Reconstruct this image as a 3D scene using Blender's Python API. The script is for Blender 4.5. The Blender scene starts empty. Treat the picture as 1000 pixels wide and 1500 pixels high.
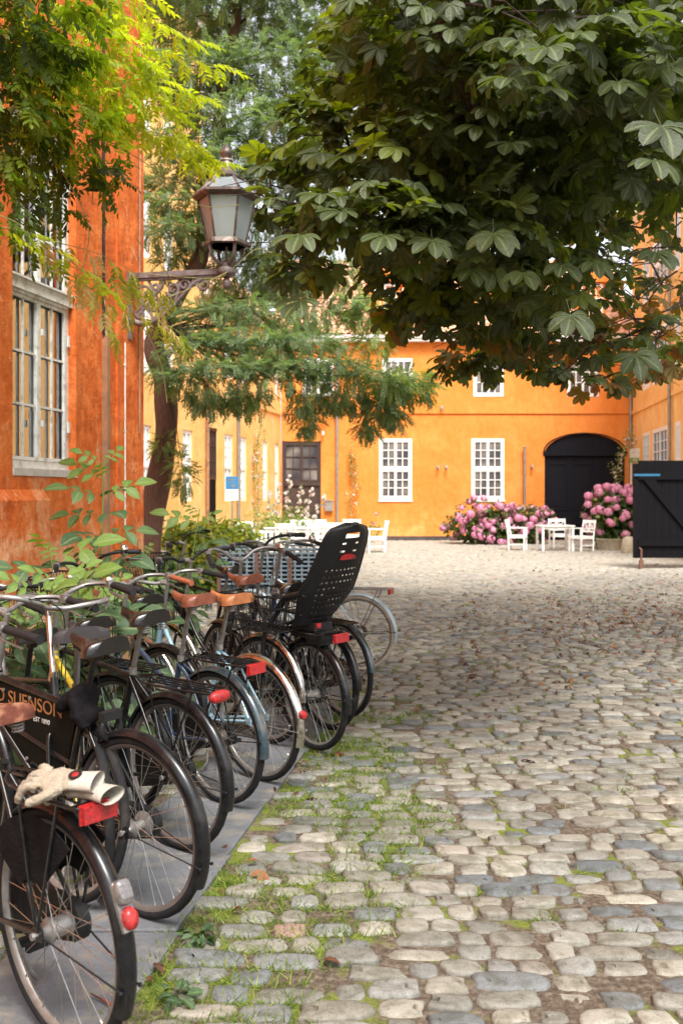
import bpy, math, random
import numpy as np
from mathutils import Vector, Matrix, Euler
random.seed(7); RNG = np.random.default_rng(11)
SC = bpy.context.scene; COL = SC.collection
R = math.radians; PI = math.pi

# ------------------------------------------------------------------ camera, world, sun, exposure
CAMH = 1.61
cd = bpy.data.cameras.new('camera'); cam = bpy.data.objects.new('camera', cd); COL.objects.link(cam)
cam.location = (0, 0, CAMH); cam.rotation_euler = (R(90), 0, 0)
cd.sensor_fit = 'VERTICAL'; cd.sensor_height = 36; cd.sensor_width = 24; cd.lens = 35
cd.shift_y = -0.0153; cd.clip_start = 0.05; cd.clip_end = 600
cd.dof.use_dof = True; cd.dof.focus_distance = 4.6; cd.dof.aperture_fstop = 4.5
SC.camera = cam
w = bpy.data.worlds.new('World'); SC.world = w; w.use_nodes = True
nt = w.node_tree; nt.nodes.clear()
SUN_EL, SUN_AZ = 57, 166           # azimuth from +Y clockwise: behind the camera
sk = nt.nodes.new('ShaderNodeTexSky'); sk.sky_type = 'NISHITA'; sk.sun_disc = False
sk.sun_elevation = R(SUN_EL); sk.sun_rotation = R(SUN_AZ); sk.air_density = 1.0; sk.dust_density = 4.0; sk.ozone_density = 1.0
hs = nt.nodes.new('ShaderNodeHueSaturation'); hs.inputs['Saturation'].default_value = 0.25
bg = nt.nodes.new('ShaderNodeBackground'); bg.inputs['Strength'].default_value = 0.15
ow = nt.nodes.new('ShaderNodeOutputWorld')
nt.links.new(sk.outputs[0], hs.inputs['Color']); nt.links.new(hs.outputs[0], bg.inputs[0]); nt.links.new(bg.outputs[0], ow.inputs[0])
sd = bpy.data.lights.new('sun', 'SUN'); sd.energy = 2.0; sd.angle = R(20); sd.color = (1, 0.95, 0.87)
so = bpy.data.objects.new('sun', sd); COL.objects.link(so)
_d = Vector((math.sin(R(SUN_AZ))*math.cos(R(SUN_EL)), math.cos(R(SUN_AZ))*math.cos(R(SUN_EL)), math.sin(R(SUN_EL))))
so.rotation_euler = (-_d).to_track_quat('-Z', 'Y').to_euler(); so.location = (0, -5, 20)
SC.view_settings.view_transform = 'Standard'; SC.view_settings.look = 'None'
SC.view_settings.exposure = 1.3; SC.view_settings.gamma = 1.0
SC.render.engine = 'CYCLES'
SC.cycles.max_bounces = 7; SC.cycles.diffuse_bounces = 4; SC.cycles.transparent_max_bounces = 10
SC.cycles.glossy_bounces = 3; SC.cycles.transmission_bounces = 4
SC.cycles.use_denoising = True

F = 1458.3
def W(px, py, Z):                   # a pixel and a distance -> a point in the place
    return Vector(((px-500)/F*Z, Z, CAMH-(py-727)/F*Z))

# ------------------------------------------------------------------ helpers
def tag(o, label=None, cat=None, group=None, kind=None):
    if label: o['label'] = label
    if cat: o['category'] = cat
    if group: o['group'] = group
    if kind: o['kind'] = kind
    return o
def empty(name, loc=(0,0,0), rz=0, label=None, cat=None, group=None):
    o = bpy.data.objects.new(name, None); COL.objects.link(o); o.empty_display_size = 0.2
    o.location = loc; o.rotation_euler = (0, 0, rz); return tag(o, label, cat, group)
def link(name, me, parent=None, M=None):
    o = bpy.data.objects.new(name, me); COL.objects.link(o)
    if parent: o.parent = parent
    if M is not None: o.matrix_local = M
    return o
def copy_tree(o, parent=None):
    c = o.copy(); COL.objects.link(c); c.parent = parent
    for ch in list(o.children): copy_tree(ch, c)
    return c

class MB:
    def __init__(s): s.v = []; s.f = []
    def add(s, vs, fs, M=None):
        n = len(s.v)
        s.v += [tuple(M @ Vector(p)) for p in vs] if M is not None else [tuple(p) for p in vs]
        s.f += [tuple(i+n for i in f) for f in fs]; return s
    def box(s, c, d, M=None, taper=1.0):
        x, y, z = d[0]/2, d[1]/2, d[2]/2
        vs = []
        for k in (-1, 1):
            t = taper if k == 1 else 1
            for a, b in ((-1,-1),(1,-1),(1,1),(-1,1)): vs.append((c[0]+a*x*t, c[1]+b*y*t, c[2]+k*z))
        return s.add(vs, [(3,2,1,0),(4,5,6,7),(0,1,5,4),(1,2,6,5),(2,3,7,6),(3,0,4,7)], M)
    def bbox(s, x0, x1, y0, y1, z0, z1, M=None):
        return s.box(((x0+x1)/2,(y0+y1)/2,(z0+z1)/2), (x1-x0,y1-y0,z1-z0), M)
    def tube(s, pts, r, n=8, closed=False, cap=True, M=None, flat=1.0):
        pts = [Vector(p) for p in pts]; m = len(pts)
        rs = r if isinstance(r, (list, tuple)) else [r]*m
        tn = []
        for i in range(m):
            a = pts[(i-1) % m] if (closed or i > 0) else pts[i]; b = pts[(i+1) % m] if (closed or i < m-1) else pts[i]
            t = (b-a); tn.append(t.normalized() if t.length > 1e-9 else Vector((0,0,1)))
        up = Vector((0,0,1)) if abs(tn[0].z) < .9 else Vector((1,0,0))
        u = (up - tn[0]*up.dot(tn[0])).normalized(); vs = []
        for i in range(m):
            u = (u - tn[i]*u.dot(tn[i])); u = u.normalized() if u.length > 1e-6 else tn[i].orthogonal().normalized()
            w_ = tn[i].cross(u)
            for k in range(n):
                a = 2*PI*k/n; vs.append(pts[i] + (u*math.cos(a)*flat + w_*math.sin(a))*rs[i])
        fs = []
        for i in range(m if closed else m-1):
            j = (i+1) % m
            for k in range(n):
                l = (k+1) % n; fs.append((i*n+k, j*n+k, j*n+l, i*n+l))
        if cap and not closed:
            fs.append(tuple(range(n))); fs.append(tuple((m-1)*n+k for k in reversed(range(n))))
        return s.add(vs, fs, M)
    def lathe(s, prof, n=16, axis='z', c=(0,0,0), M=None, a0=0):
        vs = []; m = len(prof)
        for (r, h) in prof:
            for k in range(n):
                a = a0+2*PI*k/n; x, y = r*math.cos(a), r*math.sin(a)
                p = {'z': (x, y, h), 'y': (x, h, y), 'x': (h, x, y)}[axis]
                vs.append((p[0]+c[0], p[1]+c[1], p[2]+c[2]))
        fs = [(i*n+k, i*n+(k+1) % n, (i+1)*n+(k+1) % n, (i+1)*n+k) for i in range(m-1) for k in range(n)]
        if prof[0][0] > 1e-5: fs.append(tuple(reversed(range(n))))
        if prof[-1][0] > 1e-5: fs.append(tuple((m-1)*n+k for k in range(n)))
        return s.add(vs, fs, M)
    def torus(s, R_, r, n=48, m=8, axis='y', c=(0,0,0), M=None, sx=1.0):
        vs = []; fs = []
        for i in range(n):
            a = 2*PI*i/n
            for k in range(m):
                b = 2*PI*k/m; q = R_+r*math.cos(b); h = r*math.sin(b)*sx
                x, y = q*math.cos(a), q*math.sin(a)
                p = {'z': (x, y, h), 'y': (x, h, y), 'x': (h, x, y)}[axis]
                vs.append((p[0]+c[0], p[1]+c[1], p[2]+c[2]))
        for i in range(n):
            for k in range(m):
                fs.append((i*m+k, i*m+(k+1) % m, ((i+1) % n)*m+(k+1) % m, ((i+1) % n)*m+k))
        return s.add(vs, fs, M)
    def strip(s, rows, M=None, closed=False):      # list of rows of points -> quad grid
        n = len(rows[0]); vs = [p for r_ in rows for p in r_]; fs = []
        for i in range(len(rows)-1):
            for k in range(n if closed else n-1):
                l = (k+1) % n; fs.append((i*n+k, i*n+l, (i+1)*n+l, (i+1)*n+k))
        return s.add(vs, fs, M)
    def prism(s, pts, y0, y1, M=None):               # outline in xz, thickness along y
        n = len(pts); vs = [(p[0], y0, p[1]) for p in pts]+[(p[0], y1, p[1]) for p in pts]
        fs = [tuple(range(n)), tuple(reversed(range(n, 2*n)))]+[(k, n+k, n+(k+1) % n, (k+1) % n) for k in range(n)]
        return s.add(vs, fs, M)
    def mesh(s, name, mat, smooth=True, auto=50):
        me = bpy.data.meshes.new(name); me.from_pydata(s.v, [], s.f); me.update()
        if mat: me.materials.append(mat)
        if smooth:
            me.polygons.foreach_set('use_smooth', [True]*len(me.polygons))
            try: me.set_sharp_from_angle(angle=R(auto))
            except Exception: pass
        return me
    def build(s, name, mat, parent=None, M=None, smooth=True, auto=50):
        return link(name, s.mesh(name, mat, smooth, auto), parent, M)

def mesh_np(name, V, Fc, rnd=None, mat=None, smooth=False, mid=None):
    me = bpy.data.meshes.new(name); k = Fc.shape[1]
    me.vertices.add(len(V)); me.vertices.foreach_set('co', V.astype(np.float32).ravel())
    me.loops.add(Fc.size); me.loops.foreach_set('vertex_index', Fc.astype(np.int32).ravel())
    me.polygons.add(len(Fc)); me.polygons.foreach_set('loop_start', (np.arange(len(Fc))*k).astype(np.int32))
    me.polygons.foreach_set('loop_total', np.full(len(Fc), k, np.int32))
    if smooth: me.polygons.foreach_set('use_smooth', np.ones(len(Fc), bool))
    me.update(calc_edges=True); me.validate()
    if rnd is not None:
        at = me.attributes.new('rnd', 'FLOAT', 'POINT'); at.data.foreach_set('value', rnd.astype(np.float32))
    if mid is not None:
        at = me.attributes.new('mid', 'FLOAT', 'POINT'); at.data.foreach_set('value', mid.astype(np.float32))
    if mat: me.materials.append(mat)
    return me
def scatter(tv, tf, P, B, S, rnd):                   # template verts (n,3), faces (m,k), origins (N,3), bases (N,3,3 columns), scales (N,)
    n = len(tv); N = len(P)
    V = np.einsum('nij,kj->nki', B, tv[:, :3])*S[:, None, None]+P[:, None, :]
    Fc = tf[None]+(np.arange(N)*n)[:, None, None]
    return V.reshape(-1, 3), Fc.reshape(-1, tf.shape[1]), np.repeat(rnd, n)
def basis(d, up):                                    # columns: x = d, z ~ up
    d = d/np.linalg.norm(d, axis=1, keepdims=True)
    y = np.cross(up, d); ln = np.linalg.norm(y, axis=1, keepdims=True); y = y/np.maximum(ln, 1e-6)
    z = np.cross(d, y); return np.stack([d, y, z], axis=2)

# ------------------------------------------------------------------ materials
MATS = {}
def newmat(name):
    m = bpy.data.materials.new(name); m.use_nodes = True; m.node_tree.nodes.clear(); MATS[name] = m; return m, m.node_tree
def N(nt, t, **kw):
    n = nt.nodes.new(t)
    for k, v in kw.items():
        if k.startswith('_'): setattr(n, k[1:], v)
        else: n.inputs[k.replace('__', ' ')].default_value = v
    return n
def ramp(nt, fac, stops, interp='LINEAR'):
    r = nt.nodes.new('ShaderNodeValToRGB'); r.color_ramp.interpolation = interp
    while len(r.color_ramp.elements) > 1: r.color_ramp.elements.remove(r.color_ramp.elements[0])
    for i, (p, c) in enumerate(stops):
        e = r.color_ramp.elements[0] if i == 0 else r.color_ramp.elements.new(p)
        e.position = p; e.color = (*c, 1) if len(c) == 3 else c
    nt.links.new(fac, r.inputs[0]); return r.outputs[0]
def noise(nt, scale, detail=4, rough=.6, vec=None, dist=0, sc3=None):
    n = N(nt, 'ShaderNodeTexNoise', Scale=scale, Detail=detail, Roughness=rough, Distortion=dist)
    if vec is None:
        tc = nt.nodes.new('ShaderNodeTexCoord'); vec = tc.outputs['Object']
    if sc3:
        mp = nt.nodes.new('ShaderNodeMapping'); mp.inputs['Scale'].default_value = sc3; nt.links.new(vec, mp.inputs[0]); vec = mp.outputs[0]
    nt.links.new(vec, n.inputs['Vector']); return n.outputs['Fac']
def mixc(nt, fac, a, b, mode='MIX'):
    m = nt.nodes.new('ShaderNodeMix'); m.data_type = 'RGBA'; m.blend_type = mode
    if isinstance(fac, (int, float)): m.inputs[0].default_value = fac
    else: nt.links.new(fac, m.inputs[0])
    for v, i in ((a, 6), (b, 7)):
        if isinstance(v, tuple): m.inputs[i].default_value = (*v, 1)
        else: nt.links.new(v, m.inputs[i])
    return m.outputs[2]
def pm(name, col, rough=.5, metal=0, var=.25, scale=12, bump=0, bscale=60, coat=0, dirt=None, dscale=5, spec=.5, sc3=None):
    m, nt = newmat(name)
    o = N(nt, 'ShaderNodeOutputMaterial'); p = N(nt, 'ShaderNodeBsdfPrincipled', Roughness=rough, Metallic=metal)
    p.inputs['Specular IOR Level'].default_value = spec
    if coat: p.inputs['Coat Weight'].default_value = coat; p.inputs['Coat Roughness'].default_value = .12
    nz = noise(nt, scale, sc3=sc3)
    c = tuple(x for x in col)
    cc = ramp(nt, nz, [(.3, tuple(x*(1-var) for x in c)), (.7, tuple(min(1, x*(1+var)) for x in c))])
    if dirt:
        nd = noise(nt, dscale, 5); f = ramp(nt, nd, [(.5, (0,0,0)), (.68, (1,1,1))])
        cc = mixc(nt, f, cc, dirt)
    nt.links.new(cc, p.inputs['Base Color'])
    rr = N(nt, 'ShaderNodeMapRange'); nt.links.new(nz, rr.inputs[0]); rr.inputs[3].default_value = max(.03, rough-.1); rr.inputs[4].default_value = min(1, rough+.12)
    nt.links.new(rr.outputs[0], p.inputs['Roughness'])
    if bump:
        b = N(nt, 'ShaderNodeBump', Strength=bump, Distance=.01); nt.links.new(noise(nt, bscale, 4, sc3=sc3), b.inputs['Height']); nt.links.new(b.outputs[0], p.inputs['Normal'])
    nt.links.new(p.outputs[0], o.inputs[0]); return m
def leafmat(name, stops, trans=.35, rough=.5, spec=.4, tcol=None, veins=0):
    m, nt = newmat(name); o = N(nt, 'ShaderNodeOutputMaterial')
    at = N(nt, 'ShaderNodeAttribute', _attribute_name='rnd')
    c = ramp(nt, at.outputs['Fac'], stops)
    nz = noise(nt, 60, 3); c2 = mixc(nt, .35, c, ramp(nt, nz, [(.35, (.45,.45,.45)), (.65, (1,1,1))]), 'MULTIPLY')
    if veins:
        am = N(nt, 'ShaderNodeAttribute', _attribute_name='mid')
        c2 = mixc(nt, ramp(nt, am.outputs['Fac'], [(.80, (0,0,0)), (.95, (.8,.8,.8))]), c2, mixc(nt, .5, c, (.30,.34,.14)))
        c2 = mixc(nt, ramp(nt, am.outputs['Fac'], [(0, (.55,.55,.55)), (.12, (0,0,0))]), c2, mixc(nt, .6, c, (.10,.055,.015)))
        bk = ramp(nt, noise(nt, 22, 4, .7), [(.64, (0,0,0)), (.70, (.8,.8,.8))]); c2 = mixc(nt, bk, c2, (.12,.06,.02))
    p = N(nt, 'ShaderNodeBsdfPrincipled', Roughness=rough); p.inputs['Specular IOR Level'].default_value = spec
    nt.links.new(c2, p.inputs['Base Color'])
    if veins:
        bb_ = N(nt, 'ShaderNodeBump', Strength=.5, Distance=.01); nt.links.new(noise(nt, 70, 3, .6), bb_.inputs['Height']); nt.links.new(bb_.outputs[0], p.inputs['Normal'])
    t = N(nt, 'ShaderNodeBsdfTranslucent'); tc = mixc(nt, 1.0, c, tcol or (1.6, 1.9, .5), 'MULTIPLY'); nt.links.new(tc, t.inputs[0])
    mx = N(nt, 'ShaderNodeMixShader'); mx.inputs[0].default_value = trans
    nt.links.new(p.outputs[0], mx.inputs[1]); nt.links.new(t.outputs[0], mx.inputs[2]); nt.links.new(mx.outputs[0], o.inputs[0]); return m
def glassmat(name, tint=(.9,.95,1), opacity=.25, rough=.03):
    m, nt = newmat(name); o = N(nt, 'ShaderNodeOutputMaterial')
    tr = N(nt, 'ShaderNodeBsdfTransparent'); tr.inputs[0].default_value = (*tint, 1)
    g = N(nt, 'ShaderNodeBsdfGlossy', Roughness=rough); g.inputs[0].default_value = (.95,.97,1,1)
    fr = N(nt, 'ShaderNodeFresnel', IOR=1.5); ad = N(nt, 'ShaderNodeMath', _operation='ADD'); ad.inputs[1].default_value = opacity; ad.use_clamp = True
    nt.links.new(fr.outputs[0], ad.inputs[0]); mx = N(nt, 'ShaderNodeMixShader'); nt.links.new(ad.outputs[0], mx.inputs[0])
    nt.links.new(tr.outputs[0], mx.inputs[1]); nt.links.new(g.outputs[0], mx.inputs[2]); nt.links.new(mx.outputs[0], o.inputs[0]); return m

def plaster(name, cols, pale, dark, patch=.5, pscale=1.2):
    m, nt = newmat(name); o = N(nt, 'ShaderNodeOutputMaterial'); p = N(nt, 'ShaderNodeBsdfPrincipled', Roughness=.9); p.inputs['Specular IOR Level'].default_value = .2
    c = ramp(nt, noise(nt, pscale*1.1, 6, .65, dist=.6), [(.25, cols[0]), (.5, cols[1]), (.75, cols[2])])
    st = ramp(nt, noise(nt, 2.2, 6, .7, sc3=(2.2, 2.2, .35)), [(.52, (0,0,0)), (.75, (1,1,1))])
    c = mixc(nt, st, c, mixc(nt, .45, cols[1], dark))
    # efflorescence: pale worn patches, most of them low on the wall
    tc = nt.nodes.new('ShaderNodeTexCoord'); sp = nt.nodes.new('ShaderNodeSeparateXYZ'); nt.links.new(tc.outputs['Object'], sp.inputs[0])
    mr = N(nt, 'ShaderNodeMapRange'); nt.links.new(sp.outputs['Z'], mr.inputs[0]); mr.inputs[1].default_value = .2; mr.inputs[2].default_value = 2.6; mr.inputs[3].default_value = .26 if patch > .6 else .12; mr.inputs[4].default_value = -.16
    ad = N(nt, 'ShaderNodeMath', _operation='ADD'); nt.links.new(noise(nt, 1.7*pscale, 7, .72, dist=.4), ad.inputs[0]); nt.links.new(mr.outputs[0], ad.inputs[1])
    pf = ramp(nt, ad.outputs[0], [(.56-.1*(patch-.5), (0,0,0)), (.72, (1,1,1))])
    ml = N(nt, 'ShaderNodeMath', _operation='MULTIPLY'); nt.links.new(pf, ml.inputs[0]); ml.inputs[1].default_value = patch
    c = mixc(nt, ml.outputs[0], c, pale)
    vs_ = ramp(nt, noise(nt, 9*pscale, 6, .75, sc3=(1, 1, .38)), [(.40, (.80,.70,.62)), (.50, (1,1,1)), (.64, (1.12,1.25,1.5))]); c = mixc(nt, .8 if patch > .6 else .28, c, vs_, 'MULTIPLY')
    ch_ = ramp(nt, noise(nt, 3.4*pscale, 8, .8, dist=.8), [(.60, (0,0,0)), (.64, (1,1,1))]); c = mixc(nt, .0 if patch < .6 else .55, c, mixc(nt, ch_, c, pale))
    # small chips and flecks
    fl = ramp(nt, noise(nt, 26, 3, .6), [(.70, (0,0,0)), (.76, (1,1,1))])
    c = mixc(nt, fl, c, mixc(nt, .5, c, pale))
    nt.links.new(c, p.inputs['Base Color'])
    b = N(nt, 'ShaderNodeBump', Strength=.8, Distance=.035); b2 = N(nt, 'ShaderNodeBump', Strength=.6, Distance=.010)
    nt.links.new(noise(nt, 4.5, 5, .6), b.inputs['Height']); nt.links.new(noise(nt, 45, 5, .7), b2.inputs['Height'])
    nt.links.new(b.outputs[0], b2.inputs['Normal']); nt.links.new(b2.outputs[0], p.inputs['Normal'])
    nt.links.new(p.outputs[0], o.inputs[0]); return m

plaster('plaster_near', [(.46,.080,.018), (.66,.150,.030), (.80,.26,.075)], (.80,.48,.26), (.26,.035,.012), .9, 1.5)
plaster('plaster_far', [(.68,.20,.034), (.75,.245,.050), (.80,.305,.08)], (.86,.48,.18), (.58,.17,.035), .42, .7)
plaster('plaster_pale', [(.80,.40,.11), (.86,.49,.17), (.90,.60,.27)], (.92,.72,.48), (.70,.30,.10), .5, .6)
plaster('plaster_plinth', [(.05,.045,.045), (.07,.06,.06), (.09,.08,.075)], (.16,.13,.11), (.03,.03,.03), .4)
pm('white_paint', (.72,.72,.68), .45, var=.08, scale=20, dirt=(.45,.42,.36), dscale=14, bump=.15, bscale=90)
pm('white_paint_clean', (.82,.82,.80), .4, var=.05, scale=8)
pm('garden_white', (.86,.87,.86), .4, var=.06, scale=9, dirt=(.62,.62,.57), dscale=7)
pm('stone_sill', (.55,.50,.44), .8, var=.2, scale=14, bump=.4)
pm('roof_tile', (.62,.33,.20), .8, var=.25, scale=2.5, bump=.3, dirt=(.50,.38,.28), dscale=3)
pm('zinc', (.33,.31,.29), .5, .6, var=.2, scale=6)
pm('pipe_brown', (.36,.19,.10), .6, .2, var=.25, scale=9, dirt=(.2,.13,.1), dscale=5)
pm('black_wood', (.0045,.004,.0055), .7, var=.3, scale=6, bump=.3, bscale=18, sc3=(8,8,1), spec=.12)
pm('gate_blue', (.007,.0075,.012), .6, spec=.15, var=.3, scale=5, bump=.3, bscale=16, sc3=(8,8,1))
pm('brown_wood', (.05,.028,.022), .5, var=.3, scale=6, bump=.2)
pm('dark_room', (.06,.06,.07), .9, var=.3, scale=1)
pm('curtain', (.30,.33,.40), .9, var=.25, scale=3, sc3=(14,14,.3))
pm('slate', (.10,.105,.115), .8, var=.30, scale=3, bump=.6, bscale=45, dirt=(.17,.155,.13), dscale=7)
pm('bark', (.15,.075,.05), .9, var=.35, scale=6, bump=1, bscale=14, sc3=(6,6,1))
pm('bark_dark', (.045,.03,.024), .9, var=.35, scale=10, bump=.8, bscale=30)
pm('twig_red', (.14,.045,.03), .7, var=.3, scale=20)
pm('stem_green', (.13,.22,.035), .6, var=.3, scale=10)
pm('vine_stem', (.30,.27,.09), .7, var=.3, scale=20)
pm('copper', (.095,.070,.062), .45, .4, var=.35, scale=10, dirt=(.30,.24,.20), dscale=9, bump=.2)
pm('iron_grey', (.20,.17,.17), .55, .3, var=.25, scale=14, dirt=(.13,.07,.05), dscale=12, bump=.3)
# bicycle materials
pm('black_enamel', (.006,.006,.007), .25, 0, var=.3, scale=10, coat=.18, dirt=(.016,.015,.014), dscale=16, spec=.3)
pm('black_matt', (.009,.009,.010), .55, 0, var=.3, scale=18, dirt=(.025,.022,.02), dscale=20, spec=.3)
pm('teal_enamel', (.018,.035,.045), .2, 0, var=.25, scale=10, coat=.6, dirt=(.06,.06,.055), dscale=16)
pm('blue_enamel', (.23,.38,.47), .28, 0, var=.12, scale=10, coat=.4, dirt=(.14,.19,.22), dscale=18)
pm('greyblue_enamel', (.30,.38,.42), .3, .1, var=.12, scale=10, coat=.4)
pm('yellow_enamel', (.68,.50,.035), .3, 0, var=.12, scale=10, coat=.4, dirt=(.25,.15,.04), dscale=18)
pm('navy_enamel', (.02,.035,.07), .2, 0, var=.2, scale=10, coat=.6)
pm('chrome', (.62,.60,.57), .2, 1, var=.1, scale=20, dirt=(.30,.24,.19), dscale=22)
pm('alloy', (.25,.24,.23), .42, .6, var=.15, scale=20, dirt=(.19,.16,.14), dscale=18)
pm('rim_dark', (.15,.13,.12), .5, .4, var=.2, scale=9)
pm('tyre_black', (.011,.011,.012), .8, var=.3, scale=30, bump=.4, bscale=200, dirt=(.035,.03,.026), dscale=9, spec=.25)
pm('tyre_cream', (.42,.36,.27), .8, var=.2, scale=20, dirt=(.25,.2,.15), dscale=9)
pm('spoke_steel', (.42,.40,.38), .3, .9, var=.2, scale=20)
pm('leather_black', (.008,.007,.007), .27, var=.3, scale=14, bump=.15, coat=.3)
pm('leather_grey', (.03,.025,.027), .6, var=.2, scale=30, bump=.2, bscale=200)
pm('leather_brown', (.17,.05,.026), .42, var=.3, scale=16, bump=.2, dirt=(.16,.05,.03), dscale=14)
pm('leather_tan', (.33,.115,.04), .45, var=.25, scale=16, bump=.2, dirt=(.26,.08,.03), dscale=14)
pm('leather_red', (.16,.045,.028), .5, var=.3, scale=16, bump=.25, dirt=(.45,.22,.12), dscale=18)
pm('grip_brown', (.26,.07,.03), .6, var=.2, scale=40, bump=.6, bscale=160)
pm('rubber', (.010,.010,.011), .6, spec=.3, var=.2, scale=40, bump=.3, bscale=160)
pm('rubber_grey', (.20,.19,.185), .6, var=.2, scale=40)
pm('plastic_black', (.010,.010,.011), .5, spec=.3, var=.2, scale=30, bump=.1, bscale=120)
pm('reflector_red', (.36,.006,.007), .3, var=.45, scale=90, coat=.4, bump=.6, bscale=260, dirt=(.16,.008,.008), dscale=40)
pm('reflector_orange', (.80,.22,.02), .2, var=.2, scale=60, coat=.5)
pm('reflector_white', (.75,.75,.72), .2, var=.1, scale=60, coat=.6)
pm('lens_clear', (.16,.145,.14), .12, .3, var=.3, scale=50, coat=.8)
pm('glove_cream', (.29,.245,.185), .85, var=.2, scale=25, bump=.5, bscale=120, dirt=(.22,.17,.11), dscale=24)
pm('glove_white', (.38,.35,.30), .85, var=.08, scale=25, bump=.4, bscale=160)
pm('fabric_black', (.008,.007,.008), .9, spec=.08, var=.4, scale=22, bump=.6, bscale=60)
pm('gold_paint', (.24,.095,.03), .5, var=.15, scale=20)
pm('silver_paint', (.45,.43,.40), .5, var=.1, scale=20)
pm('blue_tape', (.015,.11,.22), .5, var=.2, scale=20)
pm('sign_white', (.78,.84,.82), .45, var=.05, scale=6)
pm('sign_green', (.22,.36,.13), .5, var=.1, scale=6)
pm('sign_blue', (.03,.20,.42), .5, var=.15, scale=9)
pm('lattice', (.12,.16,.19), .55, .2, var=.2, scale=14)
pm('granite', (.40,.35,.26), .85, var=.25, scale=18, bump=.6, bscale=50)
pm('rust', (.16,.08,.05), .85, .2, var=.3, scale=20, bump=.4)
pm('soil', (.09,.065,.045), .95, var=.3, scale=8, bump=.6, bscale=40)
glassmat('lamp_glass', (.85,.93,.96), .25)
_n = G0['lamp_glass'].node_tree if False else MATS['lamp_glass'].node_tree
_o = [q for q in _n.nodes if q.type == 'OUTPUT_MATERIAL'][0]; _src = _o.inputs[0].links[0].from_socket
_tl = N(_n, 'ShaderNodeBsdfTranslucent'); _tl.inputs[0].default_value = (.74,.86,.90,1); _df = N(_n, 'ShaderNodeBsdfDiffuse'); _df.inputs[0].default_value = (.62,.73,.78,1)  # pale sky reflection in the lantern glass put in as milky blue colour
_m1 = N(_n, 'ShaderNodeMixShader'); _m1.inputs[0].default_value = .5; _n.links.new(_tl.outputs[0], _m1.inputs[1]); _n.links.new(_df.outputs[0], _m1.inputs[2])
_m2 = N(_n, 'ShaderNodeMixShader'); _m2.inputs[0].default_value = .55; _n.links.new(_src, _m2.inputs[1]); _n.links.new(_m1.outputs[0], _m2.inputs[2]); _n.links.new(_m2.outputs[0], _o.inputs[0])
glassmat('window_glass', (.72,.76,.84), .22)
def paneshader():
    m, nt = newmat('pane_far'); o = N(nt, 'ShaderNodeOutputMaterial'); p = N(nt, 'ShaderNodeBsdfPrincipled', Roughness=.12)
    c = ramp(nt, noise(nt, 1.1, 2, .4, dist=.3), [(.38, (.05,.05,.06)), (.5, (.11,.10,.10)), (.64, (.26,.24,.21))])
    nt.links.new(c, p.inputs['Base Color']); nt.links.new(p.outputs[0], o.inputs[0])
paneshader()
G = MATS
leafmat('leaf_chestnut', [(0,(.036,.054,.018)), (.5,(.060,.088,.026)), (.80,(.076,.108,.030)), (.86,(.14,.18,.02)), (.90,(.13,.10,.02)), (1,(.20,.065,.02))], .38, .5, .5, (2.4,2.4,.3), veins=1)
leafmat('leaf_wisteria', [(0,(.03,.055,.012)), (.3,(.07,.13,.015)), (.6,(.24,.33,.025)), (1,(.44,.50,.05))], .5, .5, .35, (1.7,1.7,.4))
leafmat('leaf_wisteria_pale', [(0,(.24,.34,.04)), (.5,(.46,.48,.08)), (1,(.72,.52,.30))], .45, .5, .35, (1.3,1.3,.6))
leafmat('leaf_locust', [(0,(.12,.18,.095)), (.5,(.18,.25,.13)), (.85,(.25,.33,.14)), (1,(.34,.41,.07))], .42, .6, .3, (1.35,1.45,.7))
leafmat('leaf_plant', [(0,(.04,.085,.04)), (.6,(.075,.14,.06)), (1,(.15,.24,.045))], .32, .5, .4, (1.6,1.8,.4), veins=1)
leafmat('leaf_bush', [(0,(.10,.16,.03)), (.5,(.24,.30,.05)), (1,(.48,.46,.08))], .35, .6, .3)
leafmat('leaf_hydrangea', [(0,(.03,.07,.02)), (.7,(.08,.14,.03)), (1,(.22,.26,.05))], .3, .5, .35)
leafmat('petal_pink', [(0,(.72,.24,.42)), (.5,(.82,.37,.54)), (1,(.87,.52,.64))], .25, .7, .2, (1,1,1))
leafmat('petal_white', [(0,(.80,.74,.66)), (.8,(.85,.80,.76)), (1,(.80,.40,.45))], .3, .7, .2, (1,1,1))
leafmat('leaf_rose', [(0,(.10,.17,.05)), (.6,(.24,.30,.09)), (.85,(.42,.42,.14)), (1,(.75,.60,.50))], .3, .6, .3)
leafmat('grass_blade', [(0,(.07,.12,.02)), (.6,(.15,.22,.035)), (1,(.27,.30,.06))], .35, .6, .3)
leafmat('dry_leaf', [(0,(.08,.035,.02)), (.6,(.17,.06,.025)), (1,(.30,.15,.06))], .15, .7, .3, (1.2,1,.8))
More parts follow.
